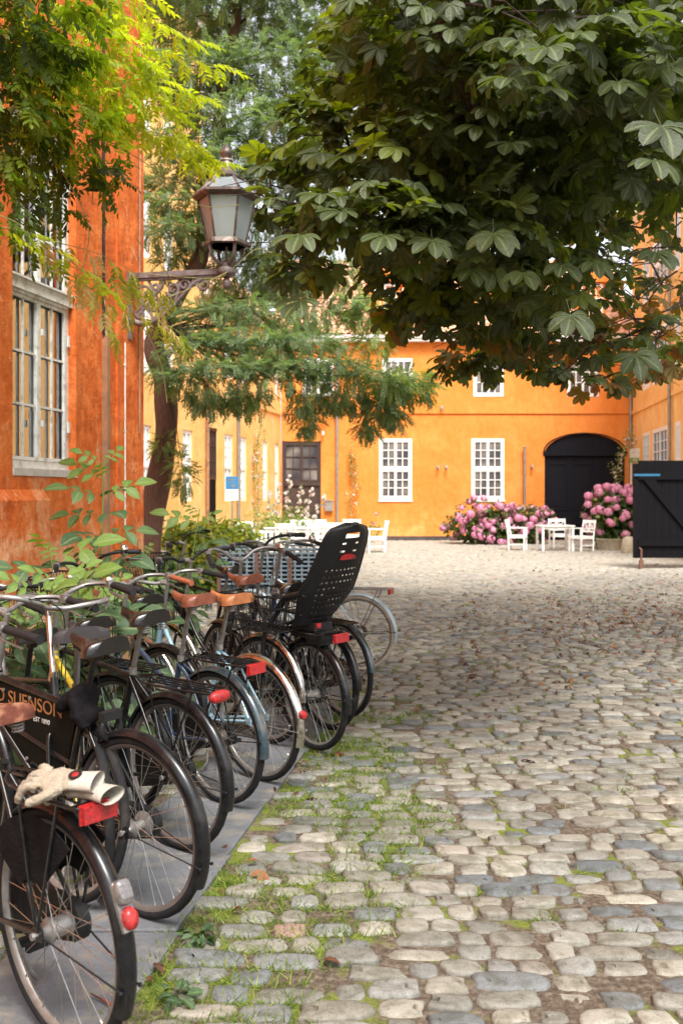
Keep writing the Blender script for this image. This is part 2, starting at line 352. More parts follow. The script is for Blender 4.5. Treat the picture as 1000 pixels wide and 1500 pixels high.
# ------------------------------------------------------------------ buildings
def facade(mb, x0, x1, H, ops, rev=.12, depth=6.0, zb=0.0):
    xs = sorted({x0, x1}|{v for o in ops for v in o[:2]}); zs = sorted({zb, H}|{v for o in ops for v in o[2:4]})
    # long cells are cut so that the plaster stays one sheet
    for a, b in zip(xs, xs[1:]):
        for c, d in zip(zs, zs[1:]):
            if any(o[0]-1e-6 <= a and b <= o[1]+1e-6 and o[2]-1e-6 <= c and d <= o[3]+1e-6 for o in ops): continue
            mb.add([(a,0,c),(b,0,c),(b,0,d),(a,0,d)], [(0,1,2,3)])
    for o in ops:
        a, b, c, d = o[:4]
        mb.add([(a,0,c),(a,rev,c),(a,rev,d),(a,0,d)], [(0,1,2,3)]); mb.add([(b,0,c),(b,rev,c),(b,rev,d),(b,0,d)], [(3,2,1,0)])
        mb.add([(a,0,d),(b,0,d),(b,rev,d),(a,rev,d)], [(3,2,1,0)]); mb.add([(a,0,c),(b,0,c),(b,rev,c),(a,rev,c)], [(0,1,2,3)])
    mb.add([(x0,0,zb),(x0,depth,zb),(x0,depth,H),(x0,0,H)], [(0,1,2,3)]); mb.add([(x1,0,zb),(x1,depth,zb),(x1,depth,H),(x1,0,H)], [(3,2,1,0)])
    mb.add([(x0,depth,zb),(x1,depth,zb),(x1,depth,H),(x0,depth,H)], [(3,2,1,0)]); mb.add([(x0,0,H),(x1,0,H),(x1,depth,H),(x0,depth,H)], [(0,1,2,3)])

def window(parent, x0, x1, z0, z1, y, rows=(3, 3), split=.5, cas=2, cols=2, mat='white_paint_clean', pane='pane_far', fw=.06, bw=.025, name='window', room=False, label=None, d=.06):
    f = MB(); w_ = x1-x0; h = z1-z0
    f.bbox(0, fw, -d/2, d/2, 0, h); f.bbox(w_-fw, w_, -d/2, d/2, 0, h); f.bbox(fw, w_-fw, -d/2, d/2, 0, fw*1.15); f.bbox(fw, w_-fw, -d/2, d/2, h-fw, h)
    tiers = len(rows); tz = [fw*1.15]+([split*h] if tiers == 2 else [])+[h-fw]
    for t in range(tiers):
        a, b = tz[t], tz[t+1]
        if t == 0 and tiers == 2: f.bbox(fw, w_-fw, -d/2-.02, d/2, b-fw*.6, b+fw*.6); b -= fw*.6
        if t == 1: a += fw*.6
        for c in range(cas):
            cx0 = fw+(w_-2*fw)*c/cas; cx1 = fw+(w_-2*fw)*(c+1)/cas; s = fw*.52; dd = d*.7; yo = -.012
            f.bbox(cx0+.002, cx0+s, yo-dd/2, yo+dd/2, a+.002, b-.002); f.bbox(cx1-s, cx1-.002, yo-dd/2, yo+dd/2, a+.002, b-.002)
            f.bbox(cx0+s, cx1-s, yo-dd/2, yo+dd/2, a+.002, a+s*1.1); f.bbox(cx0+s, cx1-s, yo-dd/2, yo+dd/2, b-s, b-.002)
            for k in range(1, cols):
                xx = cx0+s+(cx1-cx0-2*s)*k/cols; f.bbox(xx-bw/2, xx+bw/2, yo-dd/2+.006, yo+dd/2, a+s*1.1, b-s)
            for k in range(1, rows[t]):
                zz = a+s+(b-a-2*s)*k/rows[t]; f.bbox(cx0+s, cx1-s, yo-dd/2+.009, yo+dd/2-.001, zz-bw/2, zz+bw/2)
    if cas == 2: f.bbox(w_/2-.016, w_/2+.016, -d*.75, .012, tz[0]+.003, h-fw-.003)
    fo = f.build(name, G[mat], parent, Matrix.Translation((x0, y, z0)), auto=30)
    p = MB(); p.add([(fw*.7,0,fw),(w_-fw*.7,0,fw),(w_-fw*.7,0,h-fw*.7),(fw*.7,0,h-fw*.7)], [(0,1,2,3)])
    p.build('pane', G[pane], fo, Matrix.Translation((0, .012, 0)), smooth=False)
    if label: fo['label'] = label
    return fo

def tile_roof(parent, x0, x1, z, run, rise, y0=-.35, pitch=.24, course=.32, label=None):
    m = MB(); n = int((x1-x0)/pitch); sl = math.hypot(run, rise); nc = int(sl/course); uy, uz = run/sl, rise/sl
    prof = [(0, .0), (.22, .045), (.45, .06), (.62, .03), (.8, .0)]
    us = [x0+pitch*(i+p[0]) for i in range(n) for p in prof]; hs_ = [p[1] for i in range(n) for p in prof]
    rows = []
    for c in range(nc):
        for t, lift in ((0, .035), (1, .0)):
            s = (c+t)*course; rows.append([(u, y0+s*uy-(h+lift)*uz, z+s*uz+(h+lift)*uy) for u, h in zip(us, hs_)])
    m.strip(rows)
    m.bbox(x0-.05, x1+.05, y0+run-.1, y0+run+.15, z+rise-.02, z+rise+.14)
    m.add([(x0, y0, z-.02), (x1, y0, z-.02), (x1, y0+run, z+rise-.02), (x0, y0+run, z+rise-.02), (x0, y0+2*run, z-.02), (x1, y0+2*run, z-.02)], [(0,1,2,3), (3,2,5,4), (0,3,4), (1,5,2)])
    return m.build('roof', G['roof_tile'], parent, auto=60)

def downpipe(parent, x, y, z0, z1, mat='zinc', r=.05):
    m = MB(); m.tube([(x, y, z0), (x, y, z1)], r, 10)
    z = z0+.6
    while z < z1-.3: m.tube([(x, y, z), (x, y, z+.05)], r*1.25, 10); z += 1.9
    return m.build('downpipe', G[mat], parent)

# --- the orange house on the left, near: wall runs along (.216, 1)
SL = .216; LF = math.hypot(1, SL); ANG = math.atan2(1, SL)
near = empty('orange_house', (-3.92, 0, 0), ANG, 'weathered red orange house at left with a peeling white lattice window', 'building')
u = lambda Z: Z*LF
m = MB(); wo = (u(7.18), u(8.13), 1.76, 4.5)
facade(m, -3, u(9.42), 11.5, [wo], rev=.10, depth=7)
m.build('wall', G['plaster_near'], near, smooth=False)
m = MB(); m.bbox(-2.9, u(7.62), -.05, .02, .01, 1.58); m.add([(-2.9,-.05,1.58),(u(7.62),-.05,1.58),(u(7.62),.0,1.66),(-2.9,0,1.66)], [(0,1,2,3)])
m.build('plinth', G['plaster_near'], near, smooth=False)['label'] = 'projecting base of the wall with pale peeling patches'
# pilaster strip near the corner
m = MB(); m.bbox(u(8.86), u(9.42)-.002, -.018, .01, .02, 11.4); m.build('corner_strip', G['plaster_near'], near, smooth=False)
wf = window(near, wo[0]+.0, wo[1], 1.82, 4.48, .085, rows=(3, 3), split=.5, mat='white_paint', pane='window_glass', fw=.052, bw=.018, d=.032, label='tall white casement window with peeling paint and small panes')
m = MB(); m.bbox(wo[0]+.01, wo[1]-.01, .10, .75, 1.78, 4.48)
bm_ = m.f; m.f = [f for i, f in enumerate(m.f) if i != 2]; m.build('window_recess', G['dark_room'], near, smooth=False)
m = MB()
for a, b in ((wo[0]+.03, wo[0]+.43), (wo[1]-.45, wo[1]-.03)):
    rows = []
    for z in (1.8, 3.1, 4.46): rows.append([(a+(b-a)*i/28, .26+.03*math.sin(i*1.35)+.012*math.sin(i*2.9+z), z) for i in range(29)])
    m.strip(rows)
m.build('curtain', G['curtain'], near)
m = MB(); m.bbox(wo[0]+.002, wo[1]-.002, -.012, .085, 1.762, 1.818); m.build('window_sill', G['stone_sill'], near, auto=30)
m = MB(); m.bbox(0, .97, -.03, .0, -.035, .045); m.bbox(0, .97, -.05, .0, .046, .062); m.build('weather_bar', G['white_paint'], wf, Matrix.Translation((.0, -.028, 1.36)))
m = MB()
for z in (.35, 1.05, 1.75, 2.3): m.box((wo[1]-wo[0]-.035, -.036, z), (.03, .014, .09)); m.box((.475, -.06, z), (.02,.02,.05))
m.build('hinge', G['white_paint'], wf)
pu = u(8.62)
m = MB(); m.bbox(pu-.028, pu+.028, -.05, .004, .05, 3.05); m.build('wooden_batten', G['pipe_brown'], near)
m = MB(); m.tube([(pu-.035, -.02, 3.0), (pu-.035, -.02, 11)], .012, 6); m.build('cable', G['black_matt'], near)
m = MB(); m.tube([(u(9.3), -.03, 2.2), (u(9.3), -.03, 4.0), (u(9.31), -.035, 5.3), (u(9.3), -.03, 11)], .011, 6); m.build('cable', G['pipe_brown'], near)
m = MB(); m.tube([(u(9.0), -.025, 1.3), (u(9.0), -.025, 3.0)], .007, 6)
for z in (1.6, 2.2, 2.8): m.box((u(9.0), -.02, z), (.03, .02, .015))
m.build('cable', G['white_paint'], near)
tile_roof(near, -3.2, u(9.42)+.2, 11.5, 4, 4)

# --- pale orange wing beyond it on the left
left = empty('tall_orange_house', (-9.976, 0, 0), ANG, 'tall pale orange house seen behind the tree trunk, past the corner of the near house', 'building')
lw = lambda p0, p1: (u(9.976/(SL+(500-p0)/F)), u(9.976/(SL+(500-p1)/F)))
ops = []
a, b = lw(209, 222); ops.append((a, b, 1.35, 3.35))
a, b = lw(268, 282); ops.append((a, b, 1.48, 3.4))
for zz in (4.6, 7.4, 10.2):
    for p in ((209, 222), (240, 255)): a, b = lw(*p); ops.append((a, b, zz, zz+1.7))
m = MB(); ZC = u(28.0); facade(m, u(15), ZC, 14.5, ops, rev=.1, depth=7); m.build('wall', G['plaster_pale'], left, smooth=False)
for i, o in enumerate(ops): window(left, o[0], o[1], o[2], o[3], .07, rows=(2, 2) if i > 1 else (3, 3))
m = MB(); m.bbox(u(15), ZC+.06, -.18, .05, 14.5, 14.75); m.build('cornice', G['white_paint_clean'], left)
tile_roof(left, u(15), ZC+.2, 14.75, 3.5, 3.5)

left2 = empty('low_orange_house', (-9.976+SL*28.0, 28.0, 0), ANG, 'low pale orange wing with narrow white windows between tree trunk and far corner', 'building')
sh = u(28.0); ops = []
win = []
for p in ((329, 341), (351, 361), (385, 392), (403, 408.5)):
    a, b = lw(*p); win.append((a-sh, b-sh, 1.46, 3.5))
a, b = lw(305, 319); dr = (a-sh, b-sh, .02, 3.6); ops = win+[dr]
up = [(q[0], q[1], 5.2, 6.6) for q in win]; ops += up
E2 = u(36.02)-sh
m = MB(); facade(m, .0, E2, 7.3, ops, rev=.1, depth=7); m.build('wall', G['plaster_pale'], left2, smooth=False)
for o in win: window(left2, o[0], o[1], o[2], o[3], .07, rows=(3, 3))
for o in up: window(left2, o[0], o[1], o[2], o[3], .07, rows=(3,))
window(left2, dr[0], dr[1], 2.1, 3.6, .07, rows=(3,), mat='brown_wood')
m = MB(); m.bbox(dr[0]+.02, dr[1]-.02, .05, .09, .03, 2.1); m.bbox(dr[0]+.1, dr[1]-.1, .035, .05, .3, 1.0); m.bbox(dr[0]+.1, dr[1]-.1, .035, .05, 1.15, 1.95); m.build('door', G['black_wood'], left2)
m = MB(); m.bbox(0, E2, -.06, .0, 4.55, 4.68); m.build('string_course', G['plaster_pale'], left2, smooth=False)
m = MB(); m.bbox(.02, E2, -.04, .0, .0, .3); m.build('plinth', G['plaster_plinth'], left2, smooth=False)
a, _ = lw(300, 301); downpipe(left2, a-sh, -.09, .1, 7.2, 'pipe_brown'); a, _ = lw(346, 347); downpipe(left2, a-sh, -.09, .1, 7.2)
m = MB(); m.bbox(0, E2, -.2, .05, 7.3, 7.5); m.build('cornice', G['white_paint_clean'], left2)
tile_roof(left2, 0, E2, 7.5, 3.6, 3.4)

# --- the far house across the yard
SF = F/36.0; fx = lambda p: (p-500)/SF
far = empty('orange_gate_house', (0, 36, 0), 0, 'bright orange two storey house with an arched dark gate across the yard', 'building')
ops = []; X0, X1 = fx(412)+.0, 10.5
gw = [(fx(555), fx(603)), (fx(690), fx(738))]
for a, b in gw: ops.append((a, b, 1.46, 3.7))
uw = [(fx(443), fx(489)), (fx(560), fx(604)), (fx(693), fx(737)), (fx(830), fx(876))]
for a, b in uw: ops.append((a, b, 5.2, 6.6))
dd = (fx(413.5), fx(470), .02, 3.6); ops.append(dd)
gt = (fx(797), fx(915), .02, 3.88); ops.append(gt)
m = MB(); facade(m, X0, X1, 7.28, ops, rev=.14, depth=7)
n = 24; gc = (gt[0]+gt[1])/2; ghw = (gt[1]-gt[0])/2; zs = 3.12; 
arch = [(gc-ghw*math.cos(PI*i/n), zs+.76*math.sin(PI*i/n)) for i in range(n+1)]
for i in range(n):
    (ax, az), (bx_, bz) = arch[i], arch[i+1]
    m.add([(ax,.0,az),(bx_,.0,bz),(bx_,.0,3.88),(ax,.0,3.88)], [(0,1,2,3)]); m.add([(ax,0,az),(bx_,0,bz),(bx_,.14,bz),(ax,.14,az)], [(3,2,1,0)])
m.build('wall', G['plaster_far'], far, smooth=False)
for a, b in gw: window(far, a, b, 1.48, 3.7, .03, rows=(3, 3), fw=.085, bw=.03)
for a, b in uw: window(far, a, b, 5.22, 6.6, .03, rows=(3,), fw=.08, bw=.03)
for a, b in gw+uw[:0]:
    m = MB(); m.bbox(a-.03, b+.03, -.04, .05, 1.42, 1.48); m.build('window_sill', G['white_paint_clean'], far)
window(far, dd[0], dd[1], 2.05, 3.6, .06, rows=(3,), cols=2, mat='brown_wood', fw=.09, bw=.03)
m = MB(); m.bbox(dd[0], dd[0]+.07, -.02, .06, .03, 3.62); m.bbox(dd[1]-.07, dd[1], -.02, .06, .03, 3.62); m.bbox(dd[0]+.07, dd[1]-.07, -.02, .06, 2.0, 2.1)
m.bbox(dd[0]+.07, dd[1]-.07, .05, .09, .03, 2.0)
for k in range(2):
    a = dd[0]+.12+k*.62
    m.bbox(a, a+.52, .035, .051, .2, .9); m.bbox(a, a+.52, .035, .051, 1.0, 1.9)
m.build('door', G['brown_wood'], far)['label'] = 'dark brown double door under a row of small panes'
# gate leaves
m = MB(); y = .08
m.bbox(gt[0]+.02, gt[1]-.02, y, y+.06, .04, zs-.04)
fan = [(gt[0]+.03, zs+.1)]+[(gc-(ghw-.03)*math.cos(PI*i/n), zs+.09+.64*math.sin(PI*i/n)) for i in range(1, n)]+[(gt[1]-.03, zs+.1)]
m.prism(fan, y, y+.05)
for i in range(1, 14): xx = gt[0]+.05+(gt[1]-gt[0]-.1)*i/14; hh = .64*math.sin(math.acos(max(-1, min(1, (gc-xx)/(ghw-.03))))); m.bbox(xx-.012, xx+.012, y-.012, y, zs+.1, zs+.06+hh)
secs = [gt[0]+.06, fx(834), fx(873), gt[1]-.06]
for k in range(3):
    a, b = secs[k]+.02, secs[k+1]-.02
    for z0, z1 in ((.12, .5), (.6, .95), (1.1, 2.85)):
        m.bbox(a, a+.1, y-.025, y, z0, z1); m.bbox(b-.1, b, y-.025, y, z0, z1); m.bbox(a+.1, b-.1, y-.025, y, z0, z0+.09); m.bbox(a+.1, b-.1, y-.025, y, z1-.09, z1)
        m.bbox(a+.18, b-.18, y-.018, y, z0+.16, z1-.16) if z1-z0 > .34 else None
    if k: m.bbox(secs[k]-.035, secs[k]+.035, y-.05, y-.001, .05, zs-.05)
m.build('gate', G['gate_blue'], far)['label'] = 'dark arched carriage gate with panelled leaves'
m = MB(); m.bbox(gt[0]-.06, gt[1]+.06, -.03, .12, zs-.04, zs+.11); m.build('lintel', G['gate_blue'], far)
m = MB()
rows = [[(gc-(ghw+q)*math.cos(PI*i/n), yy, zs+.1+(.66+q*.7)*math.sin(PI*i/n)) for i in range(n+1)] for q, yy in ((0,.02),(0,-.02),(.05,-.02),(.05,.02))]
m.strip(rows); m.build('gate_arch', G['gate_blue'], far)
m = MB(); m.bbox(X0, X1, -.05, .0, 4.6, 4.70); m.build('string_course', G['plaster_far'], far, smooth=False)
m = MB(); m.bbox(X0+.01, gt[0]-.02, -.035, .0, .0, .17); m.bbox(gt[1]+.02, X1-.01, -.035, .0, .0, .17); m.build('plinth', G['plaster_plinth'], far, smooth=False)
downpipe(far, fx(493.5), -.09, .1, 7.2); downpipe(far, fx(922), -.09, .1, 7.2)
m = MB(); m.bbox(X0, X1, -.3, .05, 7.18, 7.3); m.bbox(X0, X1, -.36, -.24, 7.3, 7.4); m.build('eaves', G['white_paint_clean'], far)
rf = tile_roof(far, X0-.3, X1+.3, 7.4, 4.2, 3.5)
for xx in (1.6, 5.4, 9.2):
    m = MB(); m.bbox(xx-.55, xx+.55, .75, 2.6, 8.2, 9.55); m.add([(xx-.7,.6,9.5),(xx+.7,.6,9.5),(xx,.6,10.15),(xx-.7,3.2,9.5),(xx+.7,3.2,9.5),(xx,3.2,10.15)], [(0,1,2),(0,2,5,3),(1,4,5,2)])
    dm = m.build('dormer', G['plaster_far'], rf, smooth=False)
    window(rf, xx-.42, xx+.42, 8.35, 9.45, .74, rows=(2,), name='dormer_window')
m = MB(); m.bbox(2.9, 3.6, 3.4, 4.2, 10.0, 12.0); m.bbox(2.82, 3.68, 3.32, 4.28, 12.0, 12.15); m.build('chimney', G['roof_tile'], rf)

# --- right wing
RA = math.atan2(-1, -.118)
right = empty('orange_side_house', (10.5, 36, 0), RA, 'pale orange three storey house with white windows along the right side of the yard', 'building')
ur = lambda p: (36-6.252/((p-500)/F-.118))*math.hypot(1, .118)
ops = []; wr = []
for a, b in ((ur(941), ur(951)), (ur(955), ur(977)), (ur(988), ur(996)), (8.4, 9.6), (11, 12.2)):
    wr.append((a, b))
for zz, zt in ((1.5, 3.75), (5.2, 6.9), (8.1, 9.7)):
    for a, b in wr: ops.append((a, b, zz, zt))
m = MB(); facade(m, .0, 14, 11.2, ops, rev=.1, depth=7); m.build('wall', G['plaster_pale'], right, smooth=False)
for i, o in enumerate(ops): window(right, o[0], o[1], o[2], o[3], .03, rows=(3, 3) if i < 5 else (2, 2), fw=.08)
m = MB(); m.bbox(0, 14, -.05, .0, 4.55, 4.68); m.bbox(0, 14, -.05, 0, 7.3, 7.4); m.build('string_course', G['plaster_pale'], right, smooth=False)
downpipe(right, ur(984), -.09, .1, 11); 
m = MB(); m.bbox(0, 14, -.3, .05, 11.2, 11.45); m.build('cornice', G['white_paint_clean'], right)
tile_roof(right, 0, 14, 11.45, 3.5, 3.3)

# --- fittings on the far wall
m = MB(); m.box((0,0,0), (.3,.14,.36)); m.box((0,-.075,.07), (.2,.012,.025)); m.bbox(-.17,.17,-.09,.08,.18,.21)
tag(m.build('letterbox', G['zinc'], None, Matrix.Translation((fx(481.5), 35.92, 1.61-.35))), 'small grey metal letterbox on the orange wall beside the brown door', 'letterbox')
m = MB(); m.tube([(0,0,0),(0,0,3.35)], .045, 10); m.lathe([(.06,3.35),(.06,3.40),(0,3.44)], 10); m.box((0,.05,1.0),(.1,.12,.04)); m.box((0,.05,2.9),(.1,.12,.04))
tag(m.build('standing_pipe', G['zinc'], None, Matrix.Translation((fx(767), 35.86, 0))), 'short free grey pipe standing against the wall between window and gate', 'pipe')
for i, (px, py, s) in enumerate(((641, 684, 'left small lamp of the pair on the wall between the lower windows'), (653, 684, 'right small lamp of the pair on the wall between the lower windows'), (778, 683, 'small wall lamp beside the arched gate'), (646, 597, 'small round fitting on the wall just above the ledge'), (473, 634, 'small white wall lamp above the climbing rose'))):
    m = MB(); m.box((0, .03, 0), (.08, .04, .1)); m.tube([(0, 0, .02), (0, -.06, .05), (0, -.09, 0)], .015, 6); m.lathe([(.035, -.1), (.05, -.02), (.03, .02), (0, .03)], 10, c=(0, -.09, 0))
    tag(m.build('wall_lamp', G['zinc' if i < 4 else 'white_paint_clean'], None, Matrix.Translation((fx(px), 35.93, W(0, py, 36).z))), s, 'wall lamp', 'little lamps on the orange walls')
# signs
def text(s, size, mat, parent, M, extr=.0015, name='lettering', align='CENTER', bold=0):
    c = bpy.data.curves.new('t', 'FONT'); c.body = s; c.size = size; c.extrude = extr; c.align_x = align; c.align_y = 'CENTER'; c.offset = bold
    o = bpy.data.objects.new('t', c); COL.objects.link(o); dg = bpy.context.evaluated_depsgraph_get(); dg.update()
    me = bpy.data.meshes.new_from_object(o.evaluated_get(dg)); bpy.data.objects.remove(o); me.materials.clear(); me.materials.append(G[mat])
    return link(name, me, parent, M)
RX = Matrix.Rotation(R(90), 4, 'X')
s1 = empty('sale_sign', (fx(934)-.35, 34.6, 0), 0, 'white and green for sale board on a post behind the right pink bush', 'sign')
m = MB(); m.tube([(-.30, .03, 0), (-.30, .03, 3.05)], .03, 8); m.build('post', G['white_paint_clean'], s1)
m = MB(); m.bbox(-.36, .33, -.02, .02, 2.95, 3.28); m.build('board', G['sign_white'], s1)
m = MB(); m.bbox(-.36, .33, -.022, .018, 2.78, 2.945); m.build('green_strip', G['sign_green'], s1)
text('TIL SALG', .13, 'sign_white', s1, Matrix.Translation((-.01, -.026, 2.86)) @ RX, bold=.003)
s2 = empty('notice_sign', (W(340, 0, 27).x, 27, 0), 0, 'small blue and white notice board standing in the flower bed', 'sign')
m = MB(); m.tube([(0, .03, 0), (0, .03, 2.1)], .025, 8); m.build('post', G['zinc'], s2)
m = MB(); m.bbox(-.17, .17, -.015, .015, 1.5, 1.80); m.build('board', G['sign_white'], s2)
m = MB(); m.bbox(-.17, .17, -.017, .013, 1.802, 2.15); m.build('blue_board', G['sign_blue'], s2)
m = MB(); m.bbox(-.12, .10, -.022, -.018, 2.06, 2.08); m.bbox(-.12, .05, -.022, -.018, 2.0, 2.02)
m.lathe([(.05,-.022),(.05,-.019)], 12, 'y', (0.02, 0, 1.9)); 
for z in (1.72, 1.68, 1.60, 1.56): m.bbox(-.13, .12, -.02, -.016, z, z+.012)
m.build('printed_lines', G['zinc'], s2)

# --- black plank gate at the right edge
gx, gy = W(931, 0, 22).x, 22.0
bg_ = empty('plank_gate', (gx, gy, 0), R(-2), 'big black wooden plank gate with a diagonal brace at the right edge', 'gate')
m = MB()
for k in range(12): m.bbox(.05+k*.17, .05+k*.17+.164, -.02, .02, .25, 2.40)
m.build('planks', G['black_wood'], bg_)
m = MB(); m.bbox(.03, 2.1, -.075, -.022, 1.98, 2.16); m.bbox(.03, 2.1, -.075, -.022, .52, .66)
m.add([(.14,-.07,1.98),(.40,-.07,1.98),(1.42,-.07,.66),(1.22,-.07,.66),(.14,-.022,1.98),(.40,-.022,1.98),(1.42,-.022,.66),(1.22,-.022,.66)], [(3,2,1,0),(4,5,6,7),(0,1,5,4),(1,2,6,5),(2,3,7,6),(3,0,4,7)])
m.build('brace', G['black_wood'], bg_)
m = MB(); m.bbox(-.06, .05, -.05, .06, .25, 2.33); m.build('edge_post', G['black_wood'], bg_)
m = MB(); m.bbox(2.1, 2.25, -.08, .08, .0, 2.5); m.build('hinge_post', G['black_wood'], bg_)
m = MB(); m.tube([(.09, -.08, .45), (.09, -.08, .05)], .025, 8); m.box((.09, -.08, .10), (.09, .07, .2)); m.tube([(.09,-.08,.44),(.05,-.06,.48)], .02, 8); m.build('drop_bolt', G['rust'], bg_)
m = MB(); m.bbox(-.07, .50, -.083, -.077, 2.055, 2.105); tp = m.build('blue_tape', G['blue_tape'], bg_)
# stone bollard
m = MB(); m.lathe([(.20,0),(.215,.1),(.20,.3),(.16,.42),(.08,.48),(0,.49)], 16)
tag(m.build('stone_bollard', G['granite'], None, Matrix.Translation((W(922,0,28).x-.03, 28, 0))), 'squat round-topped stone beside the black gate and the right pink bush', 'bollard')

# --- wall lantern on the near corner
lz = 3.61; lM = Matrix.Rotation(ANG, 4, 'Z')
lp = Vector((-3.92+SL*9.1, 9.1, lz))
lan = empty('wall_lantern', lp, ANG-PI/2, 'old copper six sided lantern on a scrolled iron bracket fixed to the near orange corner', 'lantern')   # local +x points out of the wall
A = .95
m = MB(); m.box((.012, 0, -.26), (.035, .09, .62)); m.box((.03, 0, -.02), (.06,.10,.07))
m.box((.45, 0, 0), (.92, .07, .035)); m.box((.46, 0, .026), (.93, .045, .018)); m.box((.45,0,-.028),(.9,.045,.02))
# big sweep under the arm
pts = [(.03, 0, -.38), (.12, 0, -.425), (.24, 0, -.415), (.36, 0, -.35), (.47, 0, -.25), (.57, 0, -.15), (.66, 0, -.07), (.74, 0, -.045)]
def arc3(c, r0, r1, a0, a1, k=18): return [(c[0]+(r0+(r1-r0)*i/k)*math.cos(R(a0+(a1-a0)*i/k)), 0, c[1]+(r0+(r1-r0)*i/k)*math.sin(R(a0+(a1-a0)*i/k))) for i in range(k+1)]
def band(pts, w_=.03, t=.012): m.tube(pts, w_*.5, 6, flat=1.0)
def smooth(pts, k=5):
    P_ = [Vector(p) for p in pts]; out = []
    for i in range(len(P_)-1):
        p0 = P_[max(0, i-1)]; p1 = P_[i]; p2 = P_[i+1]; p3 = P_[min(len(P_)-1, i+2)]
        for j in range(k):
            t = j/k; out.append(.5*((2*p1)+(p2-p0)*t+(2*p0-5*p1+4*p2-p3)*t*t+(3*p1-p0-3*p2+p3)*t**3))
    return out+[P_[-1]]
m.tube(smooth(pts), [.027]*20+[.02]*16, 8)
for (c, r0, r1, a0, a1) in (((.44,-.10), .062, .012, 200, 720), ((.55,-.075), .05, .01, -30, 420), ((.27,-.22), .06, .012, 20, 560), ((.15,-.13), .085, .015, -60, 480), ((.27,-.085), .05, .01, 180, 640),
                             ((.74,-.075), .052, .01, 150, 620), ((.13,-.27), .045, .01, 90, 560), ((.36,-.19), .045, .01, 250, 700), ((.66,-.06), .035, .008, 0, 420)):
    m.tube(arc3((c[0], c[1]*1.25), r0*1.15, r1, a0, a1, 26), .0135, 6)
for a, b in (((.06,-.04),(.16,-.42)), ((.20,-.03),(.33,-.37)), ((.36,-.03),(.24,-.20)), ((.50,-.03),(.42,-.30)), ((.05,-.16),(.26,-.40)), ((.30,-.10),(.10,-.36))):
    m.tube(smooth([(a[0],0,a[1]), ((a[0]+b[0])/2+.03,0,(a[1]+b[1])/2), (b[0],0,b[1])]), .013, 6)
m.build('bracket', G['iron_grey'], lan)
m = MB(); m.lathe([(.03,-.13),(.045,-.10),(.035,-.07),(.02,-.05),(.07,-.03),(.09,.0),(.085,.03),(.05,.05),(.055,.08),(.03,.10),(0,.10)][::1], 14, c=(A,0,0)); m.lathe([(0,-.16),(.03,-.13),(.012,-.1)], 12, c=(A,0,0))
for k in range(4):
    a = PI/4+k*PI/2; ca, sa = math.cos(a), math.sin(a)
    m.tube(smooth([(A+.03*ca,.03*sa,.07),(A+.11*ca,.11*sa,.10),(A+.155*ca,.155*sa,.17),(A+.16*ca,.16*sa,.25)]), .016, 8)
m.tube([(A,0,.08),(A,0,.27)], .012, 8)
m.build('cradle', G['iron_grey'], lan)
zb, zt = .25, .665; rb, rt = .165, .255; a0 = R(12)
hexp = lambda r, z: [(A+r*math.cos(a0+k*PI/3), r*math.sin(a0+k*PI/3), z) for k in range(6)]
m = MB(); m.lathe([(.19,zb-.02),(.205,zb-.01),(.19,zb+.03),(.172,zb+.03),(.172,zb-.02)], 6, c=(A,0,0), a0=a0)
m.lathe([(.255,zt-.03),(.27,zt-.028),(.305,zt+.002),(.305,zt+.022),(.27,zt+.035),(.245,zt+.022),(.245,zt-.03)], 6, c=(A,0,0), a0=a0)
for p, q in zip(hexp(rb+.005, zb+.02), hexp(rt+.002, zt-.02)): m.tube([p, q], .011, 6)
for p in hexp(.205, zb): m.lathe([(0,-.03),(.02,-.015),(.02,.015),(0,.03)], 8, c=p)
m.build('frame', G['copper'], lan, auto=30)
m = MB(); B_ = hexp(rb, zb+.02); T_ = hexp(rt-.004, zt-.02)
for k in range(6): m.add([B_[k], B_[(k+1) % 6], T_[(k+1) % 6], T_[k]], [(0,1,2,3)])
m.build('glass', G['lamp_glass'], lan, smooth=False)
m = MB(); R1 = hexp(.27, zt+.035); R2 = hexp(.15, zt+.165)
for k in range(6): m.add([R1[k], R1[(k+1) % 6], R2[(k+1) % 6], R2[k]], [(0,1,2,3)])
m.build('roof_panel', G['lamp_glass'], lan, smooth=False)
m = MB()
for k in range(6): m.tube([R1[k], R2[k]], .013, 6)
m.lathe([(.16,zt+.155),(.165,zt+.17),(.115,zt+.19),(.085,zt+.235),(.06,zt+.28),(.05,zt+.325),(.06,zt+.33),(.053,zt+.345),(.03,zt+.355),(.055,zt+.385),(.058,zt+.41),(.04,zt+.44),(.015,zt+.475),(0,zt+.50)], 12, c=(A,0,0))
m.build('cap', G['copper'], lan, auto=45)
m = MB(); m.lathe([(.03,zb+.02),(.03,zb+.07),(.02,zb+.08)], 10, c=(A,0,0)); m.lathe([(.02,zb+.08),(.045,zb+.13),(.05,zb+.17),(.03,zb+.21),(0,zb+.22)], 12, c=(A,0,0)); m.build('bulb', G['reflector_white'], lan)
